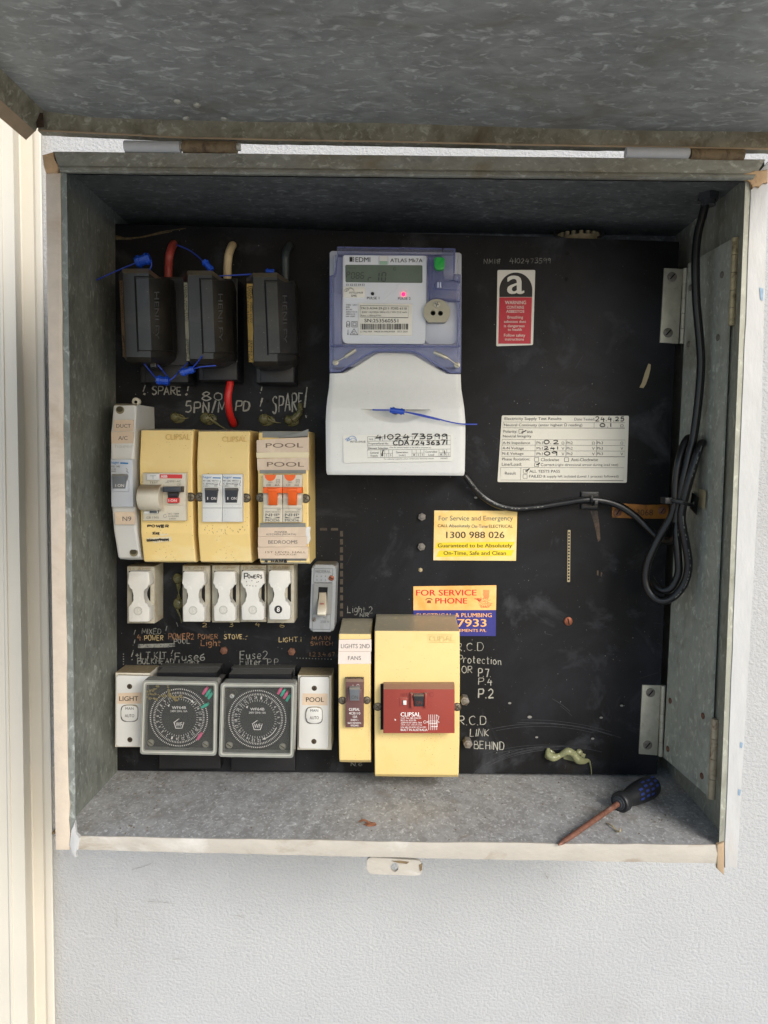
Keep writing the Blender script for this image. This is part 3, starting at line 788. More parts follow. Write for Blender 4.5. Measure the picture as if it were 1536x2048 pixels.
H("POWER", 289, 1270, 326, 1281, d0, 1.8); H("STOVE.", 448, 1268, 488, 1278, d0, 1.9); H(":", 491, 1272, 495, 1279, d0, 2); H("LIGHT.1", 558, 1274, 602, 1284, d0, 1.8)
H("2", 405, 1246, 414, 1254, d0, 1.7); H("3", 459, 1245, 466, 1253, d0, 1.7); H("4", 511, 1245, 520, 1254, d0, 1.7); H("6", 560, 1246, 568, 1255, d0, 1.7)
part('marker_writing', hw, M['chalk_tan'], root, 'tan handwritten notes')
do = MB()
dm = mat('old_dirt', (74, 66, 56), .9, var=.3, vscale=400)
for v in range(1062, 1225, 16): do.flat([(680, v), (686, v), (686, v + 11), (680, v + 11)], .0001)
part('dirt_mark', do, dm, root); do = MB()
for u in (640, 662): do.flat([(u, 1056), (u + 14, 1056), (u + 14, 1061), (u, 1061)], .0001)
part('dirt_mark', do, dm, root); do = MB()
for a in ((216, 1003), (214, 1118)): do.flat([(a[0] + 14, a[1] - 4), (a[0] + 18, a[1] - 4), (a[0] + 18, a[1] + 4), (a[0] + 14, a[1] + 4)], .0001)
part('dirt_mark', do, dm, root)
ds = MB()
ds.flat([(1181, 1022), (1195, 1021), (1199, 1052), (1201, 1080), (1196, 1084), (1189, 1050)], .0001)
wsm = mat('worn_scuff', (92, 74, 58), .8, var=.4, vscale=90, dirt=((30, 29, 30), 70, .4, .62)); part('scuff_mark', ds, wsm, root); ds = MB()
ds.flat([(1194, 1141), (1197, 1141), (1197, 1152), (1194, 1150)], .0001); ds.flat([(1202, 1144), (1205, 1146), (1203, 1154), (1201, 1152)], .0001)
part('scuff_mark', ds, mat('worn_scuff', (92, 74, 58), .8, var=.4, vscale=90, dirt=((30, 29, 30), 70, .4, .62)), root)
sm = MB()
arcs = [(1080, 1700, 330, -2.0, -1.0), (1090, 1720, 300, -2.1, -1.15), (1120, 1690, 255, -2.2, -1.2), (1060, 1760, 420, -1.7, -1.1), (1100, 1640, 190, -2.5, -1.3), (1010, 1500, 160, -1.0, -.55)]
for k, (cu, cv, r, a0, a1) in enumerate(arcs):
    for j in range(2):
        sm.line(ell(cu, cv, r + j * 7 + random.uniform(-3, 3), (r + j * 7) * .75, 22, a0 + random.uniform(0, .2), a1 - random.uniform(0, .3)), random.uniform(.5, 1.1), .00006 + .000006 * (k * 3 + j))
for k in range(26):
    u, v = random.uniform(640, 1330), random.uniform(700, 1540); l = random.uniform(6, 40); a = random.uniform(-.6, .6) + (math.pi / 2 if k % 3 == 0 else 0)
    sm.line([(u, v), (u + l * math.cos(a), v + l * math.sin(a))], random.uniform(.4, .8), .00005)
cw = MB()
for k in range(7):
    a = [(205 + random.uniform(0, 8), 470 + random.uniform(-3, 8)), (232, 474 + random.uniform(-3, 4)), (262 + random.uniform(-6, 6), 478 - k * .4), (300, 471 + random.uniform(-2, 2)), (340 + random.uniform(-20, 10), 463), (372, 456 + random.uniform(-2, 2))]
    cw.ribbon([P(u, v, .0002 + .0001 * k) for u, v in catmull(a[:random.choice((3, 5, 6))], 4)], px(random.uniform(.5, 1.4), 0))
for k in range(40):
    u, v = random.uniform(205, 228), random.uniform(468, 483); cw.blob(P(u, v, .001), px(1.3, 0), .0006, px(1.1, 0), jit=.4)
part('cobweb', cw, mat('dusty_cobweb', (84, 74, 52), .95, var=.4, vscale=300), root)
part('scratch', sm, mat('light_scratch', (50, 51, 54), .8, var=.4, vscale=200), root)
# hinges between board, flap and box
def barrel(a, b, da, db, r, m, n, name='hinge_barrel', par=None):
    A, B = P(a[0], a[1], da), P(b[0], b[1], db)
    mb = MB()
    for i in range(n):
        mb.tube([lerp(A, B, i / n), lerp(A, B, (i + .97) / n)], r * (1 if i % 2 == 0 else .94), 14, sub=1)
    return part(name, mb, m, par or root)
for (lf, bars, scr) in (([(1329, 536), (1366, 538), (1357, 687), (1320, 685)], ((1371, 537), (1364, 688)), ((1345, 553), (1337, 665))),
                        ([(1285, 1370), (1322, 1371), (1315, 1511), (1278, 1508)], ((1326.5, 1371), (1321, 1513)), ((1302, 1386), (1296, 1491)))):
    mb = MB(); mb.prism(lf, .0016, 0, bevel=.0003)
    leaf = part('hinge_leaf', mb, M['steel'], root)
    for s in scr:
        mb = MB(); mb.dome_screw(s[0], s[1], .0016, 9.5, .0012, '-', ang=2.3)
        part('screw', mb, [M['bolt_grey'], M['hole']], leaf)
    barrel(bars[0], bars[1], .003, .003, px(4.6, 0), M['steel'], 5)
F = [P(1376, 528, .006), P(1464, 477.5, .090), P(1417, 1593.5, .090), P(1327, 1514.5, .006)]
fm = MB()
nrm = (F[1] - F[0]).cross(F[3] - F[0]).normalized()
if nrm.x > 0: nrm = -nrm
gr = [[lerp(lerp(F[0], F[1], j / 6), lerp(F[3], F[2], j / 6), i / 14) for j in range(7)] for i in range(15)]
fm.grid(gr, 0, close=False)
fm.grid([[p - nrm * .0015 for p in r] for r in gr], 0, close=False)
for e in ((gr[0],), ([r[-1] for r in gr],), (gr[-1],), ([r[0] for r in gr],)):
    e = e[0]; fm.grid([e, [p - nrm * .0015 for p in e]], 0, close=False)
flap = part('hinged_flap', fm, M['flap_zinc'], root, smooth=20)
def onflap(s, t, h=0): return lerp(lerp(F[0], F[1], s), lerp(F[3], F[2], s), t) + nrm * h
for s, t in ((.83, .055), (.80, .165), (.1, .05), (.12, .16), (.10, .875), (.1, .975), (.83, .86), (.86, .972)):
    mb = MB(); c = onflap(s, t, .0004); mb.blob(c, .0012, .0030, .0030)
    part('rivet', mb, M['bolt_rust'] if t > .5 else M['bolt_grey'], flap)
barrel((1471, 476), (1463, 652), .092, .092, px(6.6, .09), M['steel_warm'], 5)
barrel((1431, 1438), (1423, 1598), .092, .092, px(7.6, .09), mat('worn_barrel', (176, 160, 134), .5, .2, var=.15, vscale=140, dirt=((104, 62, 36), 90, .56, .7)), 4)
pm = MB()
pts = [(1398, 977), (1411, 981), (1412, 990), (1409.5, 1020), (1395, 1012)]
for u, v in [(0, 0)]:
    V = []
    for u, v in pts:
        r = ray(u, v); t = (F[0] + nrm * .0006 - CAM).dot(nrm) / r.dot(nrm); V.append(CAM + r * t)
    pm.poly(V)
part('adhesive_patch', pm, M['beige'], flap)

# ================================================================== device materials
dustc = (152, 142, 120)
M['yellow'] = mat('aged_yellow_plastic', (232, 202, 130), .36, var=.04, vscale=30, dust=dustc, specks=[((120, 88, 50), 420, .16), ((110, 84, 50), 160, .07)],
                  dirt=[((236, 218, 166), 13, .50, .74), ((196, 158, 92), 50, .68, .86)], bump=[(700, .08, .0002)])
M['yellow_pale'] = mat('pale_yellow_plastic', (218, 193, 128), .36, var=.03, vscale=30, dust=(146, 138, 118), specks=[((120, 88, 50), 420, .15), ((110, 84, 50), 160, .06)],
                       dirt=[((212, 182, 110), 14, .5, .76), ((180, 146, 88), 70, .74, .88)], bump=[(700, .08, .0002)])
M['white'] = mat('white_plastic', (206, 205, 200), .38, var=.03, vscale=40, dust=dustc, dirt=((176, 164, 140), 50, .66, .86))
M['white_old'] = mat('old_ivory_plastic', (202, 196, 180), .42, var=.04, vscale=40, dust=(124, 110, 84), dirt=((168, 148, 112), 45, .58, .82), specks=((110, 90, 60), 380, .10))
M['porcelain'] = mat('glazed_porcelain', (208, 205, 196), .25, var=.03, vscale=40, dirt=((182, 170, 146), 60, .66, .86))
M['fuse_body'] = mat('fuse_base', (174, 168, 150), .45, var=.05, vscale=60, dust=(116, 102, 78), dirt=((140, 120, 88), 70, .5, .78))
M['breaker_white'] = mat('breaker_white', (212, 211, 205), .4, var=.03, vscale=60, dust=dustc, dirt=((182, 172, 148), 70, .62, .84), specks=((100, 84, 60), 420, .10))
M['breaker_grey'] = mat('breaker_pale_grey', (188, 192, 198), .4, var=.03, vscale=60, dust=dustc)
M['ivory'] = mat('breaker_ivory', (202, 194, 174), .4, var=.04, vscale=60, dust=(136, 118, 92), dirt=((160, 144, 116), 60, .6, .84))
M['toggle'] = mat('dark_grey_toggle', (52, 54, 58), .4, var=.08, dust=(110, 106, 98))
M['toggle_grey'] = mat('grey_toggle', (112, 116, 120), .4, var=.06, dust=(140, 138, 130))
M['orange'] = mat('orange_toggle', (232, 96, 16), .35, var=.04)
M['tan_tape'] = mat('tan_label_tape', (206, 184, 160), .5, var=.04, vscale=60, dirt=((226, 206, 178), 40, .5, .75))
M['pink_tape'] = mat('pale_label_tape', (216, 202, 190), .5, var=.03, vscale=60)
M['pale_tape'] = mat('cream_label_tape', (220, 206, 170), .5, var=.04, vscale=60)
M['grey_strip'] = mat('grey_insert', (128, 128, 122), .5, var=.06)
M['ink'] = mat('black_ink', (30, 28, 27), .6)
M['ink_grey'] = mat('grey_ink', (92, 90, 88), .6)
M['ink_tan'] = mat('worn_brown_ink', (112, 92, 74), .6)
M['ink_white'] = mat('white_ink', (226, 220, 214), .6)
M['emboss'] = mat('moulded_relief', (206, 172, 96), .5, var=.05)
M['emboss_pale'] = mat('pale_moulded_relief', (214, 188, 118), .5, var=.05)
M['blue_ink'] = mat('blue_ink', (30, 112, 168), .5)
M['red_ink'] = mat('red_print', (205, 48, 46), .45)
M['screw'] = mat('dull_zinc_screw', (116, 108, 92), .4, .6, var=.2, vscale=300)
M['screw_dark'] = mat('dark_screw', (74, 62, 48), .5, .4, var=.3, vscale=300)
M['brown'] = mat('brown_bakelite', (98, 66, 62), .42, var=.07, dust=(134, 112, 96), specks=((170, 140, 120), 420, .08))
M['red_brown'] = mat('red_brown_plastic', (140, 56, 44), .42, var=.05, dust=(142, 104, 86), specks=((190, 150, 130), 300, .06))
M['bakelite'] = mat('dusty_black_bakelite', (34, 32, 29), .33, var=.12, vscale=90, dust=(104, 96, 80), dirt=[((62, 57, 49), 30, .5, .85)], specks=((130, 124, 110), 300, .09))
M['base_black'] = mat('black_base', (26, 26, 28), .5, var=.15, dust=(70, 68, 62))
M['seal_blue'] = tinted('blue_seal_plastic', (30, 78, 190), .8, .2, tint=(90, 130, 235))
M['seal_line'] = mat('blue_seal_wire', (38, 66, 170), .4)
M['cable_red'] = mat('faded_red_cable', (150, 60, 52), .45, var=.08, dirt=((120, 60, 50), 80, .5, .8))
M['cable_bright'] = mat('red_cable', (196, 34, 30), .38, var=.04)
M['cable_cream'] = mat('cream_cable', (196, 176, 138), .45, var=.06, dirt=((140, 110, 70), 160, .64, .75))
M['cable_dark'] = mat('dark_cable', (46, 54, 54), .45, var=.1)
M['glue'] = tinted('old_hot_glue', (128, 124, 88), .55, .16, tint=(200, 198, 160))
M['silicone'] = mat('cured_sealant', (132, 133, 98), .24, var=.12, vscale=90, bump=[(160, .4, .0012)], dirt=((108, 108, 78), 60, .52, .75))

# ================================================================== big black service fuses
def service_fuse(label, cols, vt, vb, base, door, lab, labmat, par_dx):
    """cols: (u top, u bottom, d); vt / vb: per column top and bottom rows"""
    root = thing('service_fuse', label, 'fuse', P((base[0] + base[2]) / 2, base[3], 0), 'black service fuses along the top of the panel')
    mb = MB(); mb.rect(*base[:4], .026, 0, bevel=.002)
    mb.rect(base[0] + 10, base[3] - 36, base[2] - 2, base[3] - 1, .027, .02, bevel=.0008)
    part('base', mb, M['base_black'], root)
    mb = MB()
    def row(t):
        r = []
        for k, (ut, ub, dd) in enumerate(cols):
            dz = dd - (.006 if t in (0, 1) else 0)
            r.append((lerp(ut, ub, t), lerp(vt[k], vb[k], t), dz))
        return r
    mb.grid([row(0), row(.05), row(.95), row(1)], .020, bevel=.0008)
    mb.rect(base[0] + 20, base[3] - 40, base[0] + 32, base[3] - 31, .05, .03, bevel=.0006)
    car = part('carrier', mb, M['bakelite'], root, smooth=25)
    mb = MB(); n = 3
    mb.grid([[(u, door[1] + k * s, dd) for u, dd, s in door[0]] for k, s_ in ((0, 0),)] + [[(u + 6, door[2] + .0, dd) for u, dd, s in door[0]]], .030, bevel=.0005)
    part('cover', mb, M['bakelite'], car, smooth=25)
    mb = MB()
    u = door[0][0][0]
    mb.prism([(u - 3, door[1] - 4), (u, door[1] - 4), (u + 6, door[2] + 3), (u + 3.4, door[2] + 3)], cols[1][2] + .00025, cols[1][2] - .001)
    mb.prism([(u - 3, door[1] - 4), (door[0][1][0], door[1] - 4), (door[0][1][0], door[1] - 1.5), (u - 3, door[1] - 1.5)], cols[1][2] + .0003, cols[1][2] - .001)
    part('cover_gap', mb, M['hole'], car)
    mb = MB()
    um = (door[0][1][0] + door[0][2][0]) / 2 + 5
    mb.text("HENLEY", um - 4, (door[1] + door[2]) / 2 - 45, um + 5, (door[1] + door[2]) / 2 + 50, (door[0][1][1] + door[0][2][1]) / 2 + .0007, turn='down')
    part('raised_letters', mb, mat('bakelite_relief', (42, 39, 35), .5), car)
    mb = MB()
    (a0, a1, da), (b0, b1, db_) = cols[0], cols[1]
    t0, t1 = lab
    def e(s, t):   # on the left chamfer
        d_ = lerp(da, db_, s) + .0008
        return P(lerp(lerp(a0, b0, s), lerp(a1, b1, s), t) - .6, lerp(vt[1], vb[1], t), d_)
    k = 10
    L_ = [e(.06 + random.uniform(0, .08), t0 + (t1 - t0) * i / k) for i in range(k + 1)]
    R_ = [e(.94 + random.uniform(-.1, .06), t0 + (t1 - t0) * i / k) for i in range(k + 1)]
    mb.grid([[l, r] for l, r in zip(L_, R_)], 0, close=False)
    lb = part('label', mb, labmat, car)
    mb = MB()
    for (s0, s1, ta, tb, tx) in ((.45, .92, .03, .2, "100A"), (.1, .4, .03, .5, "TYPE LD 415V"), (.5, .85, .24, .5, "MAX 415V"), (.5, .85, .72, .98, "SERIES 7"), (.1, .4, .72, .98, "B.S. 1361")):
        vs, fs = glyphs(tx, .03)
        x0, x1 = min(p[0] for p in vs), max(p[0] for p in vs); y0, y1 = min(p[1] for p in vs), max(p[1] for p in vs)
        nv = []
        for x, y in vs:
            t = t0 + (t1 - t0) * (ta + (tb - ta) * (x - x0) / (x1 - x0)); s = s0 + (s1 - s0) * (y - y0) / (y1 - y0)
            nv.append(mb.bm.verts.new(e(s, t) + Vector((-.0001, -.0002, 0))))
        for f in fs: mb.face([nv[i] for i in f])
    part('lettering', mb, M['ink'], lb)
service_fuse('dusty black service fuse with a blue seal on top, leftmost of the three', [(237, 246, .050), (245, 253, .064), (297, 302, .064), (317, 321, .055), (342, 344, .040)],
             (549, 537, 537, 553, 567), (712, 723, 724, 723, 719), (280, 553, 378, 766), ([(271, .0655, 0), (297, .0655, 0), (319, .0562, 0), (340, .0425, 0)], 556, 701), (.13, .95),
             mat('stained_fuse_label', (150, 120, 92), .7, var=.2, vscale=200, dirt=((84, 62, 46), 200, .48, .7)), 0)
service_fuse('black service fuse with a whitish label and the bright red cable below, middle of three', [(366, 373, .050), (375, 380, .064), (424, 427, .064), (444, 446, .055), (466, 468, .040)],
             (553, 541, 541, 556, 569), (715, 727, 727, 726, 722), (396, 556, 476, 761), ([(401, .0655, 0), (424, .0655, 0), (446, .0562, 0), (463, .0425, 0)], 560, 705), (.13, .97),
             mat('pale_fuse_label', (196, 186, 156), .7, var=.1, vscale=200), 0)
service_fuse('black service fuse with a yellowed label, nearest the white electricity meter', [(492, 497, .050), (506, 508, .064), (554, 555, .064), (573, 574, .055), (591, 590, .040)],
             (557, 545, 545, 558, 571), (718, 732, 732, 731, 727), (511, 561, 589, 766), ([(531, .0655, 0), (554, .0655, 0), (574, .0562, 0), (589, .0425, 0)], 564, 707), (.12, .96),
             mat('yellowed_fuse_label', (204, 164, 88), .7, var=.12, vscale=200), 0)

def cable(name, label, pts, r, m, group=None, cat='cable', hole=None):
    root = thing(name, label, cat, Vector(pts[0]), group)
    mb = MB(); mb.tube(pts, r, 14)
    part('sheath', mb, m, root)
    return root
g = 'short supply cables to the service fuses'
cable('cable', 'faded red cable dropping into the back of the leftmost black fuse', [P(348, 488, -.006), P(345, 492, .012), P(339, 510, .024), P(337, 535, .020), P(337, 575, .016)], px(8, .02), M['cable_red'], g)
cable('cable', 'cream cable dropping into the back of the middle black fuse', [P(466, 490, -.006), P(463, 494, .012), P(457, 512, .022), P(455, 540, .020), P(455, 580, .016)], px(8, .02), M['cable_cream'], g)
cable('cable', 'dark grey cable dropping into the back of the fuse beside the meter', [P(580, 491, -.006), P(577, 494, .012), P(571, 512, .022), P(571, 540, .020), P(571, 585, .016)], px(8, .02), M['cable_dark'], g)
cable('cable', 'bright red cable running from under the middle fuse into the panel', [P(461, 745, .016), P(460, 766, .018), P(456, 795, .020), P(459, 825, .014), P(466, 845, .004), P(468, 850, -.006)], px(7.4, .02), M['cable_bright'], g)
for u, v, r in ((350, 487, 12), (467, 490, 11), (581, 491, 11), (467, 846, 11)):
    mb = MB(); mb.flat(ell(u, v, r, n=22), .00007); part('cable_hole', mb, M['hole'], board)

def seal(label, tail, bodies, lines):
    """blue tamper seal: a moulded tag and its thin wire"""
    root = thing('security_seal', label, 'seal', tail[0], 'blue tamper seals on the fuses and the meter')
    mb = MB()
    for t in [tail] + lines: mb.tube(t, px(1.35, .05), 6)
    part('wire', mb, M['seal_line'], root)
    mb = MB()
    for a, b, r in bodies:
        mb.tube([a, lerp(a, b, .5), b], r, 10, sub=2)
        mb.tube([lerp(a, b, .15), lerp(a, b, .3)], r * 1.25, 10, sub=1)
        mb.tube([lerp(a, b, .72), lerp(a, b, .86)], r * 1.2, 10, sub=1)
    part('tag', mb, M['seal_blue'], root)
seal('blue seal with a straight tail on top of the leftmost black fuse', [P(193, 560, .045), P(235, 541, .05), P(274, 525, .05)], [(P(272, 525, .05), P(300, 516, .05), px(10, .05))], [[P(302, 520, .05), P(303, 530, .05), P(299, 540, .05)]])
seal('small blue seal with a curved wire over the middle black fuse', [P(354, 490, .02), P(378, 500, .03), P(398, 515, .04), P(410, 527, .05)], [(P(408, 522, .05), P(424, 541, .05), px(6, .05))], [])
seal('blue seal wire stretched to the top of the fuse beside the meter', [P(438, 552, .045), P(475, 550, .045), P(508, 548, .05)], [(P(532, 543, .052), P(548, 544, .052), px(5, .05))], [])
seal('blue looped seal hanging between the undersides of the first two fuses', [P(288, 727, .045), P(300, 742, .045), P(312, 756, .05), P(322, 764, .05), P(340, 760, .05), P(352, 750, .05), P(360, 741, .045), P(376, 725, .05)],
     [(P(314, 760, .05), P(338, 762, .05), px(8, .05))], [[P(313, 727, .045), P(326, 742, .045), P(338, 757, .05)]])
seal('blue seal tag knotted under the middle black fuse', [P(361, 746, .052), P(385, 735, .055), P(404, 712, .067)], [(P(362, 746, .052), P(388, 738, .052), px(6.5, .05))], [[P(384, 739, .052), P(400, 734, .055), P(432, 731, .055)]])

for k, (u, v, r, tl, lab) in enumerate(((350, 834, 11, (377, 836), 'round glue blob above the power breaker cover, leftmost of four'), (411, 836, 13, (455, 860), 'glue blob with a curved drip, left of the red cable'),
                                (528, 838, 12.5, (562, 846), 'glue blob ringed by a clear smear, right of the red cable'), (578, 840, 11, (600, 806), 'glue blob with a tail curling up, nearest the meter'))):
    mb = MB()
    c = P(u, v, .002); mb.blob(c, px(r * .92, 0), .0042, px(r * .92, 0), jit=.05)
    mb.blob(P(u + 6, v + 3, .0006), px(r * 1.35, 0), .0012, px(r * .9, 0), jit=.06)
    tpts = [P(u + r * .6, v, .003), P(lerp(u, tl[0], .6) + (8 if k == 3 else 0), lerp(v, tl[1], .5) + 2, .002), P(tl[0], tl[1], .0012)]
    mb.tube(tpts, .001, 8, radii=[.0026 if k != 3 else .0042, .0009 if k != 3 else .0034, .0003 if k != 3 else .002])
    o = part('glue_blob', mb, M['glue'], None, smooth=80); tag(o, lab, 'glue blob', 'old glue blobs under the service fuses')
mb = MB(); mb.blob(P(356, 1157, .002), px(11, 0), .005, px(12, 0), jit=.05); mb.blob(P(357, 1207, .002), px(11, 0), .004, px(13, 0), jit=.06)
mb.tube([P(357, 1165, .003), P(357.5, 1185, .001), P(357, 1200, .003)], .001, 8, radii=[.0035, .0008, .003]); mb.tube([P(353, 1214, .002), P(360, 1232, .001), P(363, 1246, .0005)], .001, 6, radii=[.002, .0008, .0004])
o = part('glue_blob', mb, M['glue'], None, smooth=80); tag(o, 'pair of joined glue blobs between the first and second white fuses', 'glue blob', 'old glue blobs under the service fuses')

# ================================================================== breaker covers
def world_x(u, v, d): return P(u, v, d).x
def cover_rows(xl, xr, vref, dref, prof, um):
    """rows of a moulded cover: constant width, bowed side profile"""
    a, b = world_x(xl, vref, dref), world_x(xr, vref, dref)
    rows = []
    for v, d in prof:
        z = P(um, v, d).z
        rows.append([Vector((lerp(a, b, t), -d, z)) for t in (0, .5, 1)])
    return rows
def cover(root, xl, xr, vref, dref, prof, m, name='cover', bevel=.0012):
    mb = MB(); mb.grid(cover_rows(xl, xr, vref, dref, prof, (xl + xr) / 2), 0, bevel=bevel)
    return part(name, mb, m, root, smooth=12)
def screws(root, lst, d, kind='-', m=None, r=7.5):
    for u, v in lst:
        mb = MB(); mb.cyl(u, v, d + .0002, d - .001, r * 1.25, 18, mi=1); mb.dome_screw(u, v, d + .0002, r, .0008, kind)
        part('screw', mb, [m or M['screw'], M['screw_dark']], root)
def tape(root, q, d, m, txts, bold=.02, lift=.0006, ink=None, name='label'):
    mb = MB(); mb.prism(q, d + lift, d - .0002)
    lb = part(name, mb, m, root)
    mb = MB()
    for t in txts: mb.text(t[0], *t[1:5], d + lift + .00012, bold, slope=t[5] if len(t) > 5 else 0)
    if txts: part('lettering', mb, ink or M['ink_grey'], lb)
    return lb
def toggle(root, u0, v0, u1, v1, d, m, h=.006, name='toggle', lip=.3, txt=None, tm=None):
    """rocker lever: sloping face with a projecting finger lip along its top edge"""
    mb = MB()
    vm = lerp(v0, v1, lip)
    mb.grid([[(u0, v0, d + h * .55), (u1, v0, d + h * .55)], [(u0, lerp(v0, vm, .5), d + h), (u1, lerp(v0, vm, .5), d + h)], [(u0 + .6, vm, d + h * .8), (u1 - .6, vm, d + h * .8)],
             [(u0 + 1.5, v1, d + h * .15), (u1 - 1, v1, d + h * .15)]], d - .002, bevel=.0004)
    t = part(name, mb, m, root, smooth=40)
    if txt:
        mb = MB()
        def df(u, v): return lerp(d + h * .8, d + h * .15, (v - vm) / (v1 - vm)) + .0003
        for s_ in txt: mb.text(s_[0], *s_[1:5], df, .02)
        part('lettering', mb, tm or M['ink_white'], t)
    return t
EP = lambda t, b, lo=.046, hi=.055: [(t, lo), (t + 3, lo + .003), (t + 67, hi), (t + 209, hi), (b - 3, lo + .003), (b, lo)]

# white narrow breaker cover, DUCT A/C
root = thing('breaker_enclosure', 'narrow white breaker cover labelled duct and N9 at the left edge of the panel', 'breaker cover', P(255, 1118, 0), 'single breaker covers on the panel')
cover(root, 221.6, 269, 960, .058, [(807, .044), (811, .049), (865, .054), (912, .058), (1016, .058), (1060, .055), (1115, .046), (1119.5, .041)], M['white'], bevel=.0022)
mb = MB(); mb.cyl(271.5, 803, .034, .03, 8, 18, bevel=.0004); mb.cyl(271.5, 804, .0344, .034, 3.2, 14, mi=1); part('hanging_lug', mb, [M['white_old'], M['hole']], root)
for u, v, d in ((240, 820, .0502), (267.5, 1105, .0480)):
    mb = MB(); mb.flat(ell(u, v, 8.4, 8, 22), d + .0004); mb.flat(ell(u - .8, v - 1.5, 6.6, 5.5, 22), d + .0006, 1)
    part('screw_well', mb, [mat('well_shadow_side', (120, 112, 84), .6), mat('well_floor_shade', (64, 56, 38), .8)], root)  # flat discs: the shade inside each well is painted in two tones
mb = MB(); mb.grid([[(221, 918, .0640), (265, 918, .0640)], [(222.4, 1014, .0640), (266, 1014, .0640)]], .055, bevel=.0006); mb.rect(224, 960, 257, 983, .066, .062, bevel=.0006)
br = part('breaker', mb, M['breaker_grey'], root)
toggle(br, 223.5, 948, 250.5, 977, .0665, M['toggle_grey'], .006, txt=[("I ON", 231, 968, 248, 974)])
mb = MB(); mb.text("hager", 222.6, 922, 238.5, 929, .0642, .03); mb.flat([(240.5, 924.5), (256.5, 925.5), (256.5, 928.3), (240.5, 927.5)], .0642); part('lettering', mb, M['blue_ink'], br)
mb = MB(); mb.text("NS 140", 223, 931, 239.5, 935, .0642, .01); mb.text("C40", 223, 936.5, 232, 940, .0642); mb.text("6000", 223, 941, 232, 944, .0642); mb.line([(252, 936), (255, 940), (253, 942), (257, 946)], .8, .0642); part('small_print', mb, M['ink_grey'], br)
tape(root, [(227.5, 840), (266, 839.5), (266.5, 862), (226.5, 862)], .0530, M['tan_tape'], [("DUCT", 232.5, 848, 261.5, 855.5)], lift=.0014)
tape(root, [(222.5, 863.5), (266.5, 863), (267, 886.5), (222.5, 887)], .0550, M['tan_tape'], [("A/C", 236.5, 872, 255, 880)], lift=.0010)
tape(root, [(229, 1024), (269.5, 1024), (270, 1049), (230.5, 1049)], .0582, M['tan_tape'], [("N9", 245, 1033, 262.5, 1042)], lift=.0006)
mb = MB(); mb.text("hager", 230, 888.5, 267, 898, .0566, .03); part('raised_letters', mb, mat('white_relief', (188, 187, 180), .5), root)

# yellow cover with the RCD (POWER)
root = thing('breaker_enclosure', 'yellow two pole breaker cover holding a white residual current breaker with red print', 'breaker cover', P(338, 1124, 0), 'yellow breaker covers')
cover(root, 280, 385.5, 990, .055, EP(857.7, 1124.5), M['yellow'])
mb = MB(); mb.text("CLIPSAL", 331, 868, 380, 879.5, .0515, .02); part('raised_letters', mb, M['emboss'], root)
screws(root, [(381, 994)], .055, 'x')
mb = MB(); mb.rect(285.5, 945.5, 371.5, 1041.5, .0625, .054, bevel=.0007); mb.rect(325, 974, 368, 1011, .0635, .062, bevel=.0004)
br = part('breaker', mb, M['ivory'], root)
bm_ = MB()
A, B = P(281, 995, .066), P(324, 995, .066)
rr_ = px(26, .066)
ringA = []; ringB = []
rows = []
for k in range(13):
    a = math.pi * (k / 12) 
    rows.append([Vector((A.x, A.y + .002 - math.sin(a) * .013, A.z + math.cos(a) * rr_)), Vector((B.x, B.y + .002 - math.sin(a) * .013, B.z + math.cos(a) * rr_))])
bm_.grid(rows, .058, bevel=.0004)
part('barrel_cover', bm_, M['ivory'], br, smooth=30)
toggle(br, 334.5, 984, 356, 1007, .0635, M['toggle'], .005)
mb = MB(); mb.rect(324.5, 973, 362, 984.5, .0735, .064, bevel=.0012); part('toggle_bar', mb, M['toggle'], br)
mb = MB(); mb.rect(334.5, 996, 355.5, 1006, .0695, .064, bevel=.0003); fl_ = part('flag', mb, M['red_ink'], br)
mb = MB(); mb.text("I-ON", 337, 998.5, 353, 1003.5, .0698, .02); part('lettering', mb, M['ink_white'], fl_)
mb = MB(); mb.flat([(319, 948.5), (364.5, 949), (364.5, 957), (319, 956.5)], .0627); rb = part('printed_bar', mb, M['red_ink'], br)
mb = MB(); mb.text("ABB", 321.5, 950, 334.5, 955.5, .0629, .05); part('lettering', mb, M['ink_white'], rb)
mb = MB(); mb.rect(293, 947.5, 318.5, 960.5, .0645, .062, bevel=.0004); tb_ = part('test_button', mb, M['white'], br)
mb = MB(); mb.line([(300, 951.5), (312, 951.5)], .7, .0647); mb.line([(306, 951.5), (306, 958)], .7, .0647); part('lettering', mb, M['ink_grey'], tb_)
mb = MB()
for t in (("TEST", 299, 963, 316, 967), ("DS951-AC", 335, 960.5, 362, 964.5), ("C20", 354, 967, 361.5, 971), ("CB 1305", 293, 1033, 317.5, 1037), ("IEC 1009", 337, 1026, 358, 1029), ("In=0.03A", 337, 1030.5, 358, 1034), ("240V", 338, 1036, 352, 1039)):
    mb.text(*t, .0627)
mb.line(ell(330, 1032, 3.2, n=10), .6, .0627); mb.line(ell(334, 967, 3, n=8, a0=3.3, a1=6), .6, .0627)
part('small_print', mb, M['ink_grey'], br)
mb = MB(); mb.rect(287, 1022, 299, 1028, .0635, .062, bevel=.0003); mb.rect(298, 1020.5, 315, 1027, .0655, .062, mi=1, bevel=.0005); part('clip', mb, [M['white'], M['toggle']], br)
mb = MB(); mb.hand("POWER", 295, 1049.5, 337, 1054.5, .0554, 2.2, jit=.5); mb.hand("SCALE", 305, 1064, 319, 1069, .0553, 1.8, jit=.6); mb.hand("MUHNITIAM", 294, 1077, 337, 1083, .0548, 1.6, jit=.8); mb.line([(293, 1081), (312, 1079), (338, 1078)], 1.5, .0549); mb.line([(294, 1083), (318, 1080), (336, 1080)], 1.2, .05492)
part('marker_writing', mb, M['ink'], root)
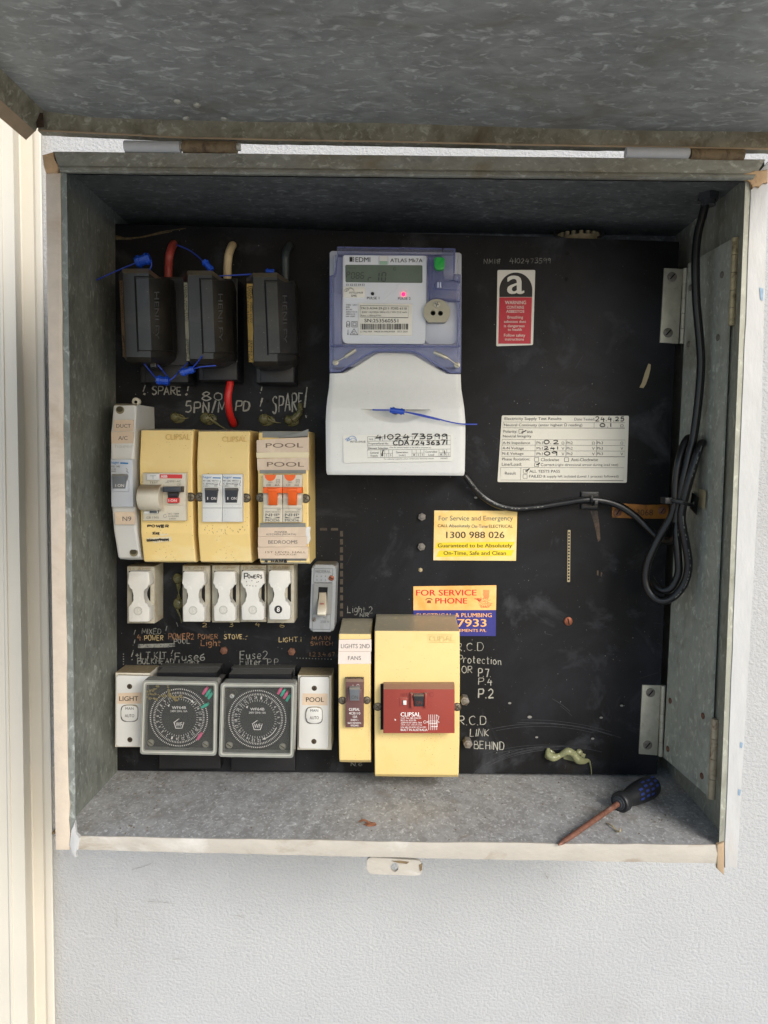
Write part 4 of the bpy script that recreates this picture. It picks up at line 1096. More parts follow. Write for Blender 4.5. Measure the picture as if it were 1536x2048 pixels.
mb = MB(); mb.flat([(319, 1062), (336, 1061), (337, 1070), (320, 1072)], .0549); part('correction_fluid', mb, M['pale_tape'], root); mb = MB(); mb.flat([(292, 1076), (342, 1073), (344, 1082), (310, 1086)], .0544); part('correction_fluid', mb, M['pale_tape'], root)

# yellow cover with two breakers
root = thing('breaker_enclosure', 'yellow cover holding two white breakers with dark grey toggles', 'breaker cover', P(450, 1125, 0), 'yellow breaker covers')
cover(root, 394.5, 499, 990, .055, EP(860, 1125), M['yellow'])
mb = MB(); mb.text("CLIPSAL", 444.5, 873, 493, 883.5, .0515, .02); part('raised_letters', mb, M['emboss'], root)
screws(root, [(399.5, 994), (492.4, 996)], .055, 'x')
for k, u0 in enumerate((404.5, 444.8)):
    u1 = u0 + 39.7
    mb = MB(); mb.rect(u0, 948, u1, 1044, .0620, .054, bevel=.0006); mb.rect(u0 + .5, 1015.5, u1 - .5, 1016.3, .0621, .0619, mi=1)
    mb.rect(u0 + 2, 975.5, u1 - 4, 1009, .0630, .0615, bevel=.0005)
    br = part('breaker', mb, [M['breaker_white'], M['ink_grey']], root)
    toggle(br, u0 + 4.5, 976, u0 + 30, 1005.5, .0625, M['toggle'], .006, txt=[("I", u0 + 10, 994, u0 + 11.6, 999.5), ("ON", u0 + 17.5, 994, u0 + 28, 999.5)])
    mb = MB(); mb.text("hager", u0 + 1.5, 952, u0 + 19, 958, .0622, .02); mb.flat([(u0 + 21, 954.5), (u0 + 37, 955), (u0 + 37, 957.2), (u0 + 21, 956.7)], .0622); part('lettering', mb, M['blue_ink'], br)
    mb = MB(); mb.text("MT 120C", u0 + 1.6, 960, u0 + 17, 963.2, .0622, .03); mb.text("4807531", u0 + 19, 960, u0 + 33, 963, .0622); mb.text("C 20", u0 + 1.6, 965.5, u0 + 11.5, 969.2, .0622, .03); mb.text("MCB", u0 + 12.5, 966, u0 + 21.5, 969, .0622); mb.text("240V~", u0 + 1.6, 970.8, u0 + 15, 973.2, .0622)
    mb.line([(u0 + 22.5, 966), (u0 + 31, 966), (u0 + 31, 969), (u0 + 22.5, 969), (u0 + 22.5, 966)], .6, .0622); mb.line([(u0 + 36, 961), (u0 + 36, 965), (u0 + 34, 968), (u0 + 36, 972)], .7, .0622); mb.text("6000", u0 + 24, 970.5, u0 + 30, 973, .0622)
    part('small_print', mb, M['ink'], br)
mb = MB()
for k in range(26):
    u, v = random.uniform(402, 490), random.uniform(1050, 1066); mb.line([(u, v), (u + random.uniform(-2, 2), v + random.uniform(1, 3))], random.uniform(.6, 1.1), .0553)
part('dirt_speck', mb, M['ink_tan'], root)

# yellow cover full of label tape: POOL
root = thing('breaker_enclosure', 'yellow cover with orange toggles and tan pool, bedrooms and hall labels', 'breaker cover', P(570, 1127, 0), 'yellow breaker covers')
cover(root, 516, 617, 990, .055, EP(862, 1127.5), M['yellow'])
screws(root, [(521, 995), (611, 997)], .055, 'x')
IS = lambda mb: part('insert_strip', mb, M['grey_strip'], root)
IS(MB().grid([[(525, 863, .0492), (616, 863.5, .0492)], [(525, 875, .0505), (616, 876, .0505)]], .045)); IS(MB().rect(519.5, 940, 611.5, 947, .0562, .054)); IS(MB().rect(520, 1046, 611, 1056, .0562, .054)); mb = MB(); mb.grid([[(522, 1116, .0505), (613, 1116, .0505)], [(522, 1127, .0482), (613, 1127, .0482)]], .045)
part('insert_strip', mb, M['grey_strip'], root)
mb = MB(); mb.hand("4 HAMS", 530, 1120, 573, 1125, .0515, 2.6, jit=.5); part('marker_writing', mb, M['ink'], root)
tape(root, [(513, 880.5), (560, 877), (617.8, 874.5), (617.5, 904), (560, 906), (513.5, 904)], .0528, M['tan_tape'], [("POOL", 531.5, 886.5, 606, 895.5, -.6)], .035, lift=.0022, ink=M['ink_tan'])
tape(root, [(512.5, 905), (618, 904.5), (617.5, 915.5), (513.5, 916)], .0540, M['pale_tape'], [], lift=.0014)
tape(root, [(514, 917), (617.6, 915.6), (617.5, 940.5), (515, 941)], .0550, M['tan_tape'], [("POOL", 534, 924, 608, 933.3)], .035, lift=.0010, ink=M['ink_tan'])
for u0 in (526, 565.3):
    u1 = u0 + 38.8
    mb = MB(); mb.rect(u0, 949, u1, 1044.5, .0620, .054, bevel=.0006); mb.rect(u0 + .5, 1016, u1 - .5, 1016.7, .0621, .0619, mi=1)
    mb.grid([[(u0 + .8, 986, .0655), (u1 - 1, 986, .0655)], [(u0 + .8, 996, .066), (u1 - 1, 996, .066)], [(u0 + .8, 1009, .0625), (u1 - 1, 1009, .0625)]], .061, bevel=.0004)
    br = part('breaker', mb, [M['ivory'], M['ink_grey']], root)
    mb = MB(); mb.rect(u0 - .5, 974.5, u1 - .4, 986.5, .0725, .064, bevel=.0012); mb.rect(u0 + 8, 977, u0 + 28, 983, .0735, .072, bevel=.0006)
    mb.grid([[(u0 + 10, 984, .0722), (u0 + 28, 984, .0722)], [(u0 + 10.5, 997, .0700), (u0 + 28, 997, .0700)], [(u0 + 10.5, 1010.5, .0640), (u0 + 28, 1010.5, .0640)]], .062, bevel=.0005)
    part('toggle', mb, M['orange'], br)
    mb = MB(); mb.prism([(u0 + 3.2, 949.6)] + [(u0 + 14.5 + math.cos(a) * 11.3, 950 + math.sin(a) * 12) for a in [math.pi - math.pi * i / 14 for i in range(15)]] + [(u0 + 25.8, 949.6)], .0624, .0615); part('indicator', mb, M['orange'], br)
    mb = MB()
    for t in (("MSO", u0 + 11, 963.5, u0 + 19, 966), ("C20", u0 + 7, 968, u0 + 15.5, 972), ("6kA", u0 + 24, 968, u0 + 33, 972), ("OFF", u0 + 28, 1018, u0 + 36, 1021), ("MSAPC120C0630C", u0 + 5, 1022.5, u0 + 34, 1025)): mb.text(*t, .0622, .01)
    mb.line([(u0 + 27, 959), (u0 + 33.5, 959), (u0 + 33.5, 966), (u0 + 27, 966), (u0 + 27, 959)], .6, .0622); mb.line([(u0 + 28.5, 964), (u0 + 30, 961), (u0 + 31, 964), (u0 + 32, 961)], .6, .06221)
    mb.text("NHP", u0 + 5, 1027, u0 + 33, 1032.5, .0622, .05); mb.flat([(u0 + 5, 1033.5), (u0 + 19, 1036.5), (u0 + 33, 1033.5), (u0 + 33, 1036.5), (u0 + 5, 1036.5)], .0622); mb.text("MOD6", u0 + 5, 1038, u0 + 33, 1043, .0622, .03)
    part('small_print', mb, M['ink_grey'], br)
tape(root, [(516, 1055), (612, 1054), (611.5, 1072.5), (516.5, 1073)], .0556, M['tan_tape'], [("POWER", 549.5, 1062, 574.5, 1066.3), ("KITCHEN (NORTH)", 533, 1067, 592, 1071.5)], .015, lift=.0008)
tape(root, [(516, 1073.4), (614, 1072.8), (613.5, 1093.5), (516.5, 1094)], .0552, M['tan_tape'], [("BEDROOMS", 536.5, 1080.5, 595, 1087.5)], .015, lift=.0012)
tape(root, [(515.5, 1094.5), (617, 1093.8), (616, 1117), (517, 1117)], .0535, M['tan_tape'], [("1ST LEVEL HALL", 530.5, 1102.5, 612, 1106.3), ("GARAGE", 549.5, 1107.4, 593, 1110.6)], .015, lift=.0020, ink=M['ink_tan'])
mb = MB(); mb.grid([[(611, 1055, .0562), (621, 1053, .0535)], [(611.5, 1064, .0565), (620, 1065, .054)], [(612, 1075, .0562), (621, 1079, .0535)], [(611.5, 1088, .0562), (617, 1088, .0545)]], 0, close=False); part('torn_tape', mb, M['white'], root)
mb = MB(); mb.grid([[(560, 872, .0515), (590, 868, .0535), (617, 858, .0545)], [(558, 876, .0520), (590, 874, .0540), (617, 871, .0535)]], 0, close=False); part('torn_tape', mb, M['grey_strip'], root)

# narrow LIGHTS 2ND cover
root = thing('breaker_enclosure', 'narrow pale yellow cover labelled lights with a brown breaker and dusty top', 'breaker cover', P(710, 1524, 0), 'single breaker covers on the panel')
cover(root, 677, 741.5, 1400, .054, [(1242, .012), (1246, .017), (1266, .046), (1268, .048), (1330, .054), (1470, .054), (1520, .050), (1524.6, .046)], M['yellow_pale'])
tape(root, [(678, 1279.5), (742.5, 1279), (742.8, 1303), (677, 1303.3)], .0515, M['pink_tape'], [("LIGHTS 2ND", 682, 1288, 739.5, 1296.5)], .01, lift=.0014)
tape(root, [(677, 1303.8), (741.6, 1303.5), (741.8, 1327.5), (676.5, 1328)], .0540, M['pink_tape'], [("FANS", 696, 1312, 722, 1320)], .01, lift=.0008)
screws(root, [(684.6, 1401), (733.6, 1400.5)], .054, '-', r=6.5)
mb = MB(); mb.grid([[(691, 1356, .0575), (727.5, 1356, .0575)], [(691, 1364, .0605), (727.5, 1364, .0605)], [(690.6, 1455, .0605), (727, 1455, .0605)]], .053, bevel=.0005); mb.rect(694.5, 1379, 724, 1404, .062, .060, bevel=.0005)
br = part('breaker', mb, M['brown'], root)
toggle(br, 698.5, 1375, 719.5, 1401.5, .0612, M['toggle_grey'], .007, txt=[("ON", 703, 1391, 716, 1398)], tm=M['ink_grey'])
mb = MB(); mb.text("CLIPSAL", 698, 1416, 719.5, 1421.5, .0607, .04); mb.text("4CB110", 698, 1424, 720.5, 1429, .0607, .01); mb.text("10A", 706, 1431, 714.5, 1436, .0607, .01); mb.text("240V~", 701, 1438, 718, 1442, .0607, .01); mb.text("6kA 50/60Hz", 695.5, 1444, 722, 1447.5, .0607); mb.text("VN2445", 701, 1449, 717, 1453, .0607)
mb.line(ell(716, 1371, 2.6, n=10), .6, .0607); mb.line([(706, 1369), (706, 1373)], .6, .0607)
part('lettering', mb, M['ink_white'], br)
mb = MB()
for k in range(12): u = 692 + k * 3; mb.blob(P(u, 1356 - random.uniform(0, 1), .0585), px(2, .06), .001, px(1.3, .06), jit=.4)
part('dirt_crust', mb, M['screw_dark'], root)

# large RCD cover
root = thing('breaker_enclosure', 'large pale yellow cover holding a red brown safety switch', 'breaker cover', P(833, 1552, 0))
cover(root, 749, 919.5, 1400, .058, [(1232, .008), (1236, .014), (1239, .017), (1259, .048), (1262, .052), (1345, .058), (1482, .058), (1549, .052), (1553.6, .048)], M['yellow_pale'], bevel=.0014)
mb = MB(); mb.line([(857, 1268.5), (911, 1268.5), (911, 1284.5), (857, 1284.5), (857, 1268.5)], .7, .0545); mb.text("CLIPSAL", 860, 1271, 908, 1282, .0545); part('raised_letters', mb, M['emboss_pale'], root)
screws(root, [(755.5, 1413.5), (914.3, 1414)], .058, 'x', r=7)
mb = MB(); mb.rect(761, 1368, 800, 1459.5, .0584, .057); part('cut_out', mb, M['hole'], root)
mb = MB(); mb.grid([[(767, 1368, .0645), (909, 1368, .0645)], [(766.9, 1378.5, .0715), (909.3, 1378.5, .0715)], [(766.7, 1466.5, .0715), (909.3, 1466.5, .0715)]], .0585, bevel=.0004)
mb.rect(820.8, 1387, 827, 1416.5, .075, .071, bevel=.0008); mb.rect(848.6, 1387, 855, 1416.5, .075, .071, bevel=.0008); mb.rect(799.5, 1395, 815.5, 1412, .0720, .071, bevel=.0002)
sw = part('safety_switch', mb, M['red_brown'], root)
toggle(sw, 827.3, 1389, 848.3, 1413, .0715, M['toggle'], .008, txt=[("ON", 832, 1402, 843.5, 1408.5)], tm=mat('faint_red_ink', (120, 70, 60), .6))
mb = MB(); mb.rect(806, 1401, 813, 1410, .0735, .071, bevel=.0004); part('test_button', mb, M['white'], sw)
mb = MB(); mb.text("CLIPSAL", 801.5, 1424.5, 841, 1433, .0718, .05)
for k, s_ in enumerate(("CAT No 4EL25H/30", "RCD to AS3190", "250V/415V 50Hz 3kA", "25A max 30mA trip", "S/N 4EL25H/30 VC/A1291")):
    mb.text(s_, 801.5, 1434.5 + k * 4.6, 842 - (10 if k == 1 else 0) + (2 if k > 1 else 0) + (8 if k == 4 else 0), 1437.8 + k * 4.6, .0718, .01)
mb.text("BUILT IN AUSTRALIA", 801.5, 1457.5, 855, 1462, .0718, .02)
for k in range(5): mb.line([(857.5 + k * 4, 1429), (857.5 + k * 4, 1460)], .8, .0718 + .00001 * k)
mb.line(ell(866, 1444, 13, 2.2, 16), .7, .07186); mb.line(ell(849.5, 1444, 2.6, n=10), .7, .07187); mb.line([(857, 1447.5), (875, 1447.5), (875, 1453), (862, 1453)], .7, .07188); mb.line([(872, 1430), (878, 1433), (876, 1440), (872, 1446)], .7, .07189)
mb.flat([(789, 1437), (792.5, 1440), (790, 1441.5)], .0718)
part('lettering', mb, M['ink_white'], sw)
mb = MB(); mb.text("TEST", 800, 1387, 815, 1392, .0718); mb.line(ell(863, 1389, 4, n=12), .7, .0718); part('raised_letters', mb, mat('red_relief', (116, 44, 36), .5), sw)

# ================================================================== white rewirable fuses
def fuse(label, u0, u1, vt, vb, cu0, cu1, ct, cb, num, cx, cy, dark=False, waist=12.5, skew=0):
    root = thing('rewirable_fuse', label, 'fuse', P((u0 + u1) / 2, vb, 0), 'white rewirable fuses in a row')
    mb = MB(); mb.prism([(u0, vt), (u1, vt), (u1, vb), (u0, vb)], .026, 0, bevel=.0007)
    part('base', mb, M['fuse_body'], root)
    h = cb - ct
    def X(t): return t
    v1, v2, v3, v4 = ct + h * .27, ct + h * .37, ct + h * .58, ct + h * .70
    Lp = [(cu0, ct + 3), (cu0 - 1, v1 - 4), (cu0 - .5, v1)] + [(cu0 + waist * math.sin(math.pi * t) ** .8, lerp(v1, v4, t)) for t in [i / 10 for i in range(1, 10)]] + [(cu0 - .5, v4 + 1), (cu0 + .6, cb - 2)]
    Rp = [(cu1, ct + 3), (cu1 + 1.5, v1 - 4), (cu1 + 1, v1)] + [(cu1 - waist * math.sin(math.pi * t) ** .8, lerp(v1, v4, t)) for t in [i / 10 for i in range(1, 10)]] + [(cu1 + 1, v4 + 1), (cu1 + .5, cb - 2)]
    poly = [(cu0 + 3, ct)] + [(cu1 - 3, ct)] + Rp + [(cu1 - 3, cb), (cu0 + 3, cb)] + list(reversed(Lp))
    mb = MB(); mb.prism(poly, .0385, .0262, bevel=.0009)
    car = part('fuse_carrier', mb, M['porcelain'], root, smooth=35)
    mb = MB(); mb.rect(cu1 - 4, ct + 2, cu1 + 2.4, cb - 3, .0265, .0255); mb.rect(cu0 + 1, ct - 1, cu1 - 1, ct + 1.2, .0264, .0255); mb.rect(cu0 + 8.5, lerp(ct, cb, .36), cu0 + 11, lerp(ct, cb, .62), .0265, .0255)
    part('slot_gap', mb, M['hole'], root)
    mb = MB(); mb.flat(ell(cx, cy, 8, n=24), .03862); b_ = part('rating_boss', mb, M['ink'] if dark else mat('porcelain_shade', (186, 183, 172), .4), car)
    mb = MB(); mb.text(num, cx - (4.6 if len(num) > 1 else 2.6), cy - 4.4, cx + (4.6 if len(num) > 1 else 2.6), cy + 4.4, .03875, .04); part('lettering', mb, M['ink_white'] if dark else M['porcelain'], b_)
    if not dark:
        mb = MB(); mb.line(ell(cx, cy, 8, n=24), .8, .0387); part('boss_edge', mb, mat('grey_relief', (140, 138, 128), .5), b_)
    mb = MB(); mb.text("15 AMP", u0 + 6, vt + 3.2, u1 - 8, vt + 7.8, .0262, .02); part('raised_letters', mb, mat('fuse_relief', (146, 132, 104), .5), root)
    return car
fuse('white fuse marked 15 standing apart at the left end of the fuse row', 254, 309, 1132.5, 1247, 256.5, 298, 1143, 1244, "15", 276, 1222)
fuse('white fuse marked 15 with a dark gap along its right edge, second from left', 365, 419.5, 1131, 1244, 365.5, 407.5, 1143, 1243.5, "15", 386, 1221)
fuse('white fuse marked 30, in the middle of the fuse row', 424, 479, 1130, 1245, 427.5, 469.5, 1143, 1242.5, "30", 446.6, 1220)
car = fuse('white fuse marked 15 with handwriting scrawled on it', 480.3, 532.5, 1130, 1244, 483, 527, 1141.5, 1240.7, "15", 505.6, 1220)
mb = MB(); mb.hand("P", 488.5, 1146.5, 495, 1158, .0387, 2.4); mb.hand("OwERS", 496, 1149, 524, 1157, .0387, 1.7, jit=.5)
for u, v in ((492, 1163), (503, 1161), (513, 1164), (516, 1163), (493, 1170), (499, 1171), (505, 1171.5), (511, 1171.5)): mb.line([(u, v), (u + 1.6, v + .8)], 1.6, .0387)
part('marker_writing', mb, M['ink'], car)
fuse('white fuse with a black number 8 dot, nearest the grey main switch', 534.5, 588, 1129, 1246, 538, 579.5, 1141, 1239.5, "8", 556.6, 1219, dark=True)

# grey main switch
root = thing('main_switch', 'tall grey main switch with an ivory rocker', 'switch', P(646, 1263, 0))
gy = mat('grey_switch_plastic', (140, 142, 142), .42, var=.05, vscale=60, dust=(110, 104, 92), dirt=((116, 112, 104), 50, .55, .85))
mb = MB(); mb.prism(rq([(624, 1129), (673, 1130), (668, 1263.5), (618.8, 1263)], 7, 5), .027, 0, bevel=.0022, seg=3); part('body', mb, gy, root)
mb = MB(); mb.line([(628.5, 1137), (665.5, 1137.5), (664, 1165), (627, 1164.5), (628.5, 1137)], .8, .0272); gv = mat('grey_groove', (84, 86, 86), .6); part('moulded_line', mb, gv, root); mb = MB(); mb.line([(625.5, 1228), (661, 1229), (660, 1259), (624.5, 1258.5), (625.5, 1228)], .8, .0272); part('moulded_line', mb, mat('grey_groove', (84, 86, 86), .6), root)
mb = MB(); mb.plate(rq([(627.5, 1166.5), (665, 1167), (662.5, 1229), (625.5, 1228)], 2), [[(637, 1174), (655.5, 1174.5), (653, 1224), (634.5, 1223.5)]], .0292, .0265); part('frame', mb, mat('grey_frame', (122, 122, 118), .45), root)
mb = MB(); mb.flat([(636, 1173), (656, 1173.5), (653.5, 1225), (634, 1224.5)], .0273); part('slot', mb, M['hole'], root)
mb = MB(); mb.grid([[(638.5, 1185, .028), (652.5, 1185, .028)], [(637.5, 1196, .031), (652.5, 1196, .031)], [(635.8, 1208, .035), (652, 1208, .035)], [(634.6, 1222, .040), (651.6, 1222, .040)], [(634.4, 1229, .0405), (651.2, 1229, .0405)], [(634.6, 1232, .038), (651, 1232, .038)]], .0275, bevel=.0006)
rk = part('rocker', mb, M['ivory'], root, smooth=40)
mb = MB(); mb.rect(640.5, 1206.5, 648, 1209, .0358, .034); part('on_mark', mb, mat('faded_red', (140, 86, 76), .6), rk)
mb = MB(); mb.dome_screw(662.6, 1156.5, .027, 5.6, .0012, '-', ang=.5); part('screw', mb, [M['copper'], M['hole']], root)
mb = MB(); mb.dome_screw(627.8, 1239.5, .027, 4.6, .0010, '-', ang=2.4); part('screw', mb, [M['bolt_grey'], M['hole']], root)
mb = MB(); mb.text("FEDERAL", 631.5, 1140, 662, 1146, .0273, .01); mb.text("AC", 646, 1233, 653, 1237, .0273, .01); mb.text("250 V", 640.5, 1241, 658.5, 1246, .0273, .01)
for k in range(6): mb.flat(ell(634 + (k % 3) * 8.5, 1152.5 + (k // 3) * 7.5, 1.2, n=8), .0273)
part('raised_letters', mb, mat('grey_relief_dark', (100, 102, 102), .5), root)

# ================================================================== switches and timers along the bottom
def light_switch(label, blk, plate_q, scr, lab_q, txt, rock, m):
    root = thing('light_switch', label, 'switch', P((blk[0] + blk[2]) / 2, blk[3], 0), 'upright white override switches')
    mb = MB(); mb.prism([(blk[0] + 1, blk[1]), (blk[2], blk[1] + 1), (blk[2], blk[3]), (blk[0], blk[3])], .027, 0, bevel=.0006); part('mounting_block', mb, m, root)
    mb = MB(); mb.prism(rq(plate_q, 3), .0305, .0265, bevel=.0012); pl = part('plate', mb, M['white'], root)
    for u, v in scr:
        mb = MB(); mb.cyl(u, v, .0307, .030, 5.4, 16); mb.dome_screw(u, v, .0304, 4.6, .0004, '-', ms=1); part('screw', mb, [M['screw_dark'], M['hole']], pl)
    mb = MB(); mb.prism(lab_q, .0308, .0302); lb = part('label', mb, M['tan_tape'], pl)
    mb = MB(); mb.text(txt[0], *txt[1:5], .0310, .025); part('lettering', mb, M['ink'], lb)
    u0, v0, u1, v1 = rock
    mb = MB(); mb.prism(rr(u0 - 1.2, v0 - 1.2, u1 + 1.2, v1 + 1.2, 11, 6), .0308, .030); part('rocker_gap', mb, M['ink_grey'], pl)
    mb = MB()
    mb.prism(rr(u0, v0, u1, v1, 10.5, 6), .0335, .030, bevel=.0010)
    rk = part('rocker', mb, M['white'], pl)
    mb = MB(); w = u1 - u0; c = (u0 + u1) / 2
    mb.text("MAN", c - w * .24, v0 + 3.5, c + w * .26, v0 + 8.6, .0337, .01); mb.text("AUTO", c - w * .28, v0 + 17.5, c + w * .3, v0 + 23.5, .0337, .01)
    part('lettering', mb, M['ink'], rk)
light_switch('white switch labelled light, left of the timers', (229.7, 1345, 300, 1494.5), [(233, 1350.5), (301, 1352), (301, 1493), (232.5, 1492.5)], [(259, 1373), (259.7, 1479.5)],
             [(236, 1386.5), (300, 1384.5), (300, 1407), (234, 1407.5)], ("LIGHT", 238.5, 1392.5, 276.5, 1402), (242.5, 1411, 275, 1442.5), M['white_old'])
light_switch('white switch labelled pool, right of the timers', (594.6, 1350, 663, 1500), [(600, 1353.5), (658.5, 1354), (656.5, 1497.5), (598, 1496.5)], [(628.6, 1376.5), (627.8, 1483)],
             [(605.5, 1387), (655.5, 1387.5), (655, 1411), (604.5, 1410)], ("POOL", 612, 1394.5, 647.8, 1404), (612.5, 1415, 644, 1446.5), M['white_old'])

clear = tinted('scratched_clear_cover', (150, 150, 140), .06, .12, tint=(242, 242, 242))
bez = tinted('aged_clear_rim', (152, 152, 144), .72, .15, tint=(200, 200, 192))
face_m = mat('grey_black_dial', (46, 46, 47), .5, var=.08, vscale=60, dirt=((64, 64, 63), 26, .5, .8), specks=((120, 118, 110), 300, .06))
disc_m = mat('dial_disc', (38, 39, 40), .45, var=.06)
pink = mat('pink_pin', (216, 96, 138), .45); teal = mat('teal_pin', (56, 178, 150), .45)
def timer(label, q, base, body, c, rot, pins, arrow, extra):
    root = thing('time_switch', label, 'timer', P((q[0][0] + q[1][0]) / 2, base[3], 0), 'square time switches side by side')
    mb = MB(); mb.rect(*base, .012, 0, bevel=.001); part('base', mb, M['base_black'], root)
    mb = MB(); mb.prism(body, .044, .012, bevel=.0012); mb.rect(base[0] - 4, base[1] + 12, base[2] - 8, base[3] - 40, .030, .011); part('body', mb, M['black'], root)
    cu, cv = c
    inner = [(q[0][0] + 8, q[0][1] + 9), (q[1][0] - 8, q[1][1] + 8), (q[2][0] - 7, q[2][1] - 9), (q[3][0] + 8, q[3][1] - 8.5)]
    mb = MB(); mb.prism(rq([(q[0][0] + 4, q[0][1] + 4), (q[1][0] - 4, q[1][1] + 4), (q[2][0] - 4, q[2][1] - 4), (q[3][0] + 4, q[3][1] - 4)], 4), .0475, .043); fc = part('dial_plate', mb, face_m, root)
    mb = MB(); mb.cyl(cu, cv, .0486, .047, 66, 64, bevel=.0005); dk = part('dial', mb, disc_m, fc)
    mb = MB(); d = .0488
    for k in range(96):
        a = 2 * math.pi * k / 96
        mb.flat([(cu + math.cos(a + s) * r, cv + math.sin(a + s) * r) for r, s in ((55.6, -.013), (58.2, -.013), (58.2, .013), (55.6, .013))], d)
        mb.flat([(cu + math.cos(a + s) * r, cv + math.sin(a + s) * r) for r, s in ((47.5, -.010), (51.5, -.010), (51.5, .010), (47.5, .010))], d)
        if k % 2 == 0: mb.flat([(cu + math.cos(a + s) * r, cv + math.sin(a + s) * r) for r, s in ((35, -.010), (38 if k % 4 else 39.5, -.010), (38 if k % 4 else 39.5, .010), (35, .010))], d)
    for k in range(24):
        a = 2 * math.pi * k / 24 + rot
        if arrow[0] - .14 < (a % (2 * math.pi)) < arrow[1] + .14: continue
        s_ = str(k + 1)
        vs, fs = glyphs(s_, .03); x0, x1 = min(p[0] for p in vs), max(p[0] for p in vs); y0, y1 = min(p[1] for p in vs), max(p[1] for p in vs)
        w = 2.2 * len(s_); nv = []
        for x, y in vs:
            tx = ((x - x0) / (x1 - x0) - .5) * w * 1.3; ty = 43 - 2.9 + (y - y0) / (y1 - y0) * 5.8
            nv.append(mb.bm.verts.new(P(cu + math.cos(a) * ty - math.sin(a) * tx, cv + math.sin(a) * ty + math.cos(a) * tx, d)))
        for f in fs: mb.face([nv[i] for i in f])
    mb.line(ell(cu, cv, 42, n=14, a0=arrow[0], a1=arrow[1]), 1.4, d)
    a = arrow[1] + .12; mb.flat([(cu + math.cos(a) * 42, cv + math.sin(a) * 42), (cu + math.cos(a - .16) * 44.6, cv + math.sin(a - .16) * 44.6), (cu + math.cos(a - .16) * 39, cv + math.sin(a - .16) * 39)], d + .00002)
    mb.text("WF64B", cu - 14, cv - 22.5, cu + 14, cv - 17, d, .05); mb.text("240V 50Hz 16A", cu - 17, cv - 14.8, cu + 17, cv - 10.6, d, .02)
    pg = [(cu + math.cos(-math.pi / 2 + 2 * math.pi * k / 5) * 10.3, cv + 13 + math.sin(-math.pi / 2 + 2 * math.pi * k / 5) * 10.3) for k in range(5)]
    mb.line(pg + [pg[0], pg[1]], 1.5, d); mb.text("WF", cu - 6.3, cv + 9.5, cu + 6.3, cv + 18, d + .00003, .02)
    mb.flat([(cu - 23, cv - 24), (cu - 18, cv - 27), (cu - 20, cv - 21)], d)
    part('dial_print', mb, M['ink_white'], dk, smooth=0)
    for u, v, cc, a in pins:
        mb = MB(); ca, sa = math.cos(a), math.sin(a)
        mb.prism([(u + ca * x - sa * y, v + sa * x + ca * y) for x, y in ((-8, -2.2), (2, -3.4), (3, -2), (8, -2.2), (8, 2.2), (2, 3.2), (-8, 2.2))], .0512, .0475, bevel=.0004); part('pin', mb, cc, fc)
    for u, v in ((inner[3][0] + 13, inner[3][1] - 14), (inner[2][0] - 15, inner[2][1] - 13)):
        mb = MB(); mb.dome_screw(u, v, .0478, 7, .0014, '-', ang=.6); part('screw', mb, [mat('pale_screw', (136, 134, 122), .5, .2), M['screw_dark']], fc)
    extra(fc)
    mb = MB(); mb.plate(rq(q, 7, 5), [rq(inner, 3, 4)], .0560, .0430); rim = part('cover_rim', mb, bez, root, smooth=25)
    mb = MB(); q2 = [(q[0][0] + 3.2, q[0][1] + 3.4), (q[1][0] - 3.2, q[1][1] + 3.4), (q[2][0] - 3.2, q[2][1] - 3.8), (q[3][0] + 3.2, q[3][1] - 3.4)]
    mb.plate(rq(q2, 6, 5), [rq([(a_[0] * .985 + b_[0] * .015, a_[1] * .985 + b_[1] * .015) for a_, b_ in zip(q2, q2[2:] + q2[:2])], 6, 5)], .0566, .0558); part('cover_edge', mb, mat('pale_moulded_edge', (172, 171, 158), .22), rim, smooth=25)
    mb = MB(); mb.prism(rq(inner, 3, 4), .0552, .0540); gl = part('glass', mb, clear, root)
def nest(fc):
    mb = MB()
    for path in ([(291, 1388), (305, 1387), (322, 1392), (338, 1391), (352, 1394), (366, 1393)], [(300, 1382), (312, 1377), (316, 1370), (318, 1366)], [(335, 1366), (338, 1376), (339, 1388), (344, 1396)], [(290, 1394), (302, 1397), (314, 1399)], [(346, 1392), (350, 1400), (354, 1402)], [(288, 1380), (296, 1384), (309, 1379)]):
        for (a, b) in zip(path, path[1:]):
            for k in range(9):
                t = random.random(); u, v = lerp(a[0], b[0], t) + random.uniform(-2.2, 2.2), lerp(a[1], b[1], t) + random.uniform(-2, 2)
                mb.blob(P(u, v, .0520 + random.uniform(0, .0012)), px(random.uniform(.9, 2.2), .05), .0008, px(random.uniform(.8, 1.7), .05), jit=.35)
    part('insect_nest', mb, mat('mud_nest', (150, 134, 86), .9, var=.3, vscale=300), fc)
def lamp2(fc):
    mb = MB(); mb.dome_screw(463.5, 1392.5, .0482, 4.6, .0014, '-', ang=.9); part('setting_screw', mb, [M['white'], M['ink_grey']], fc)
    mb = MB(); mb.line(ell(463, 1388, 12, 11, 22, 2.6, 7.2), .7, .0478); mb.line(ell(463, 1388, 8.5, 8, 18, 3.0, 6.6), .5, .0478); part('setting_scale', mb, mat('olive_print', (112, 104, 76), .6), fc)
timer('square timer with a beige insect nest behind its clear cover', [(284.5, 1360.5), (435.6, 1363), (432.6, 1511.5), (279.8, 1508.5)], (318, 1333, 441, 1538), [(298, 1367), (437, 1368), (432, 1500), (294, 1498)], (357.8, 1435), 1.9,
      [(409.5, 1382.5, pink, -1.0), (415.5, 1387, teal, -1.0), (420.5, 1391.5, teal, -1.0), (409, 1412, teal, -.5), (398.5, 1473.5, pink, -1.0)], (4.92, 5.40), nest)
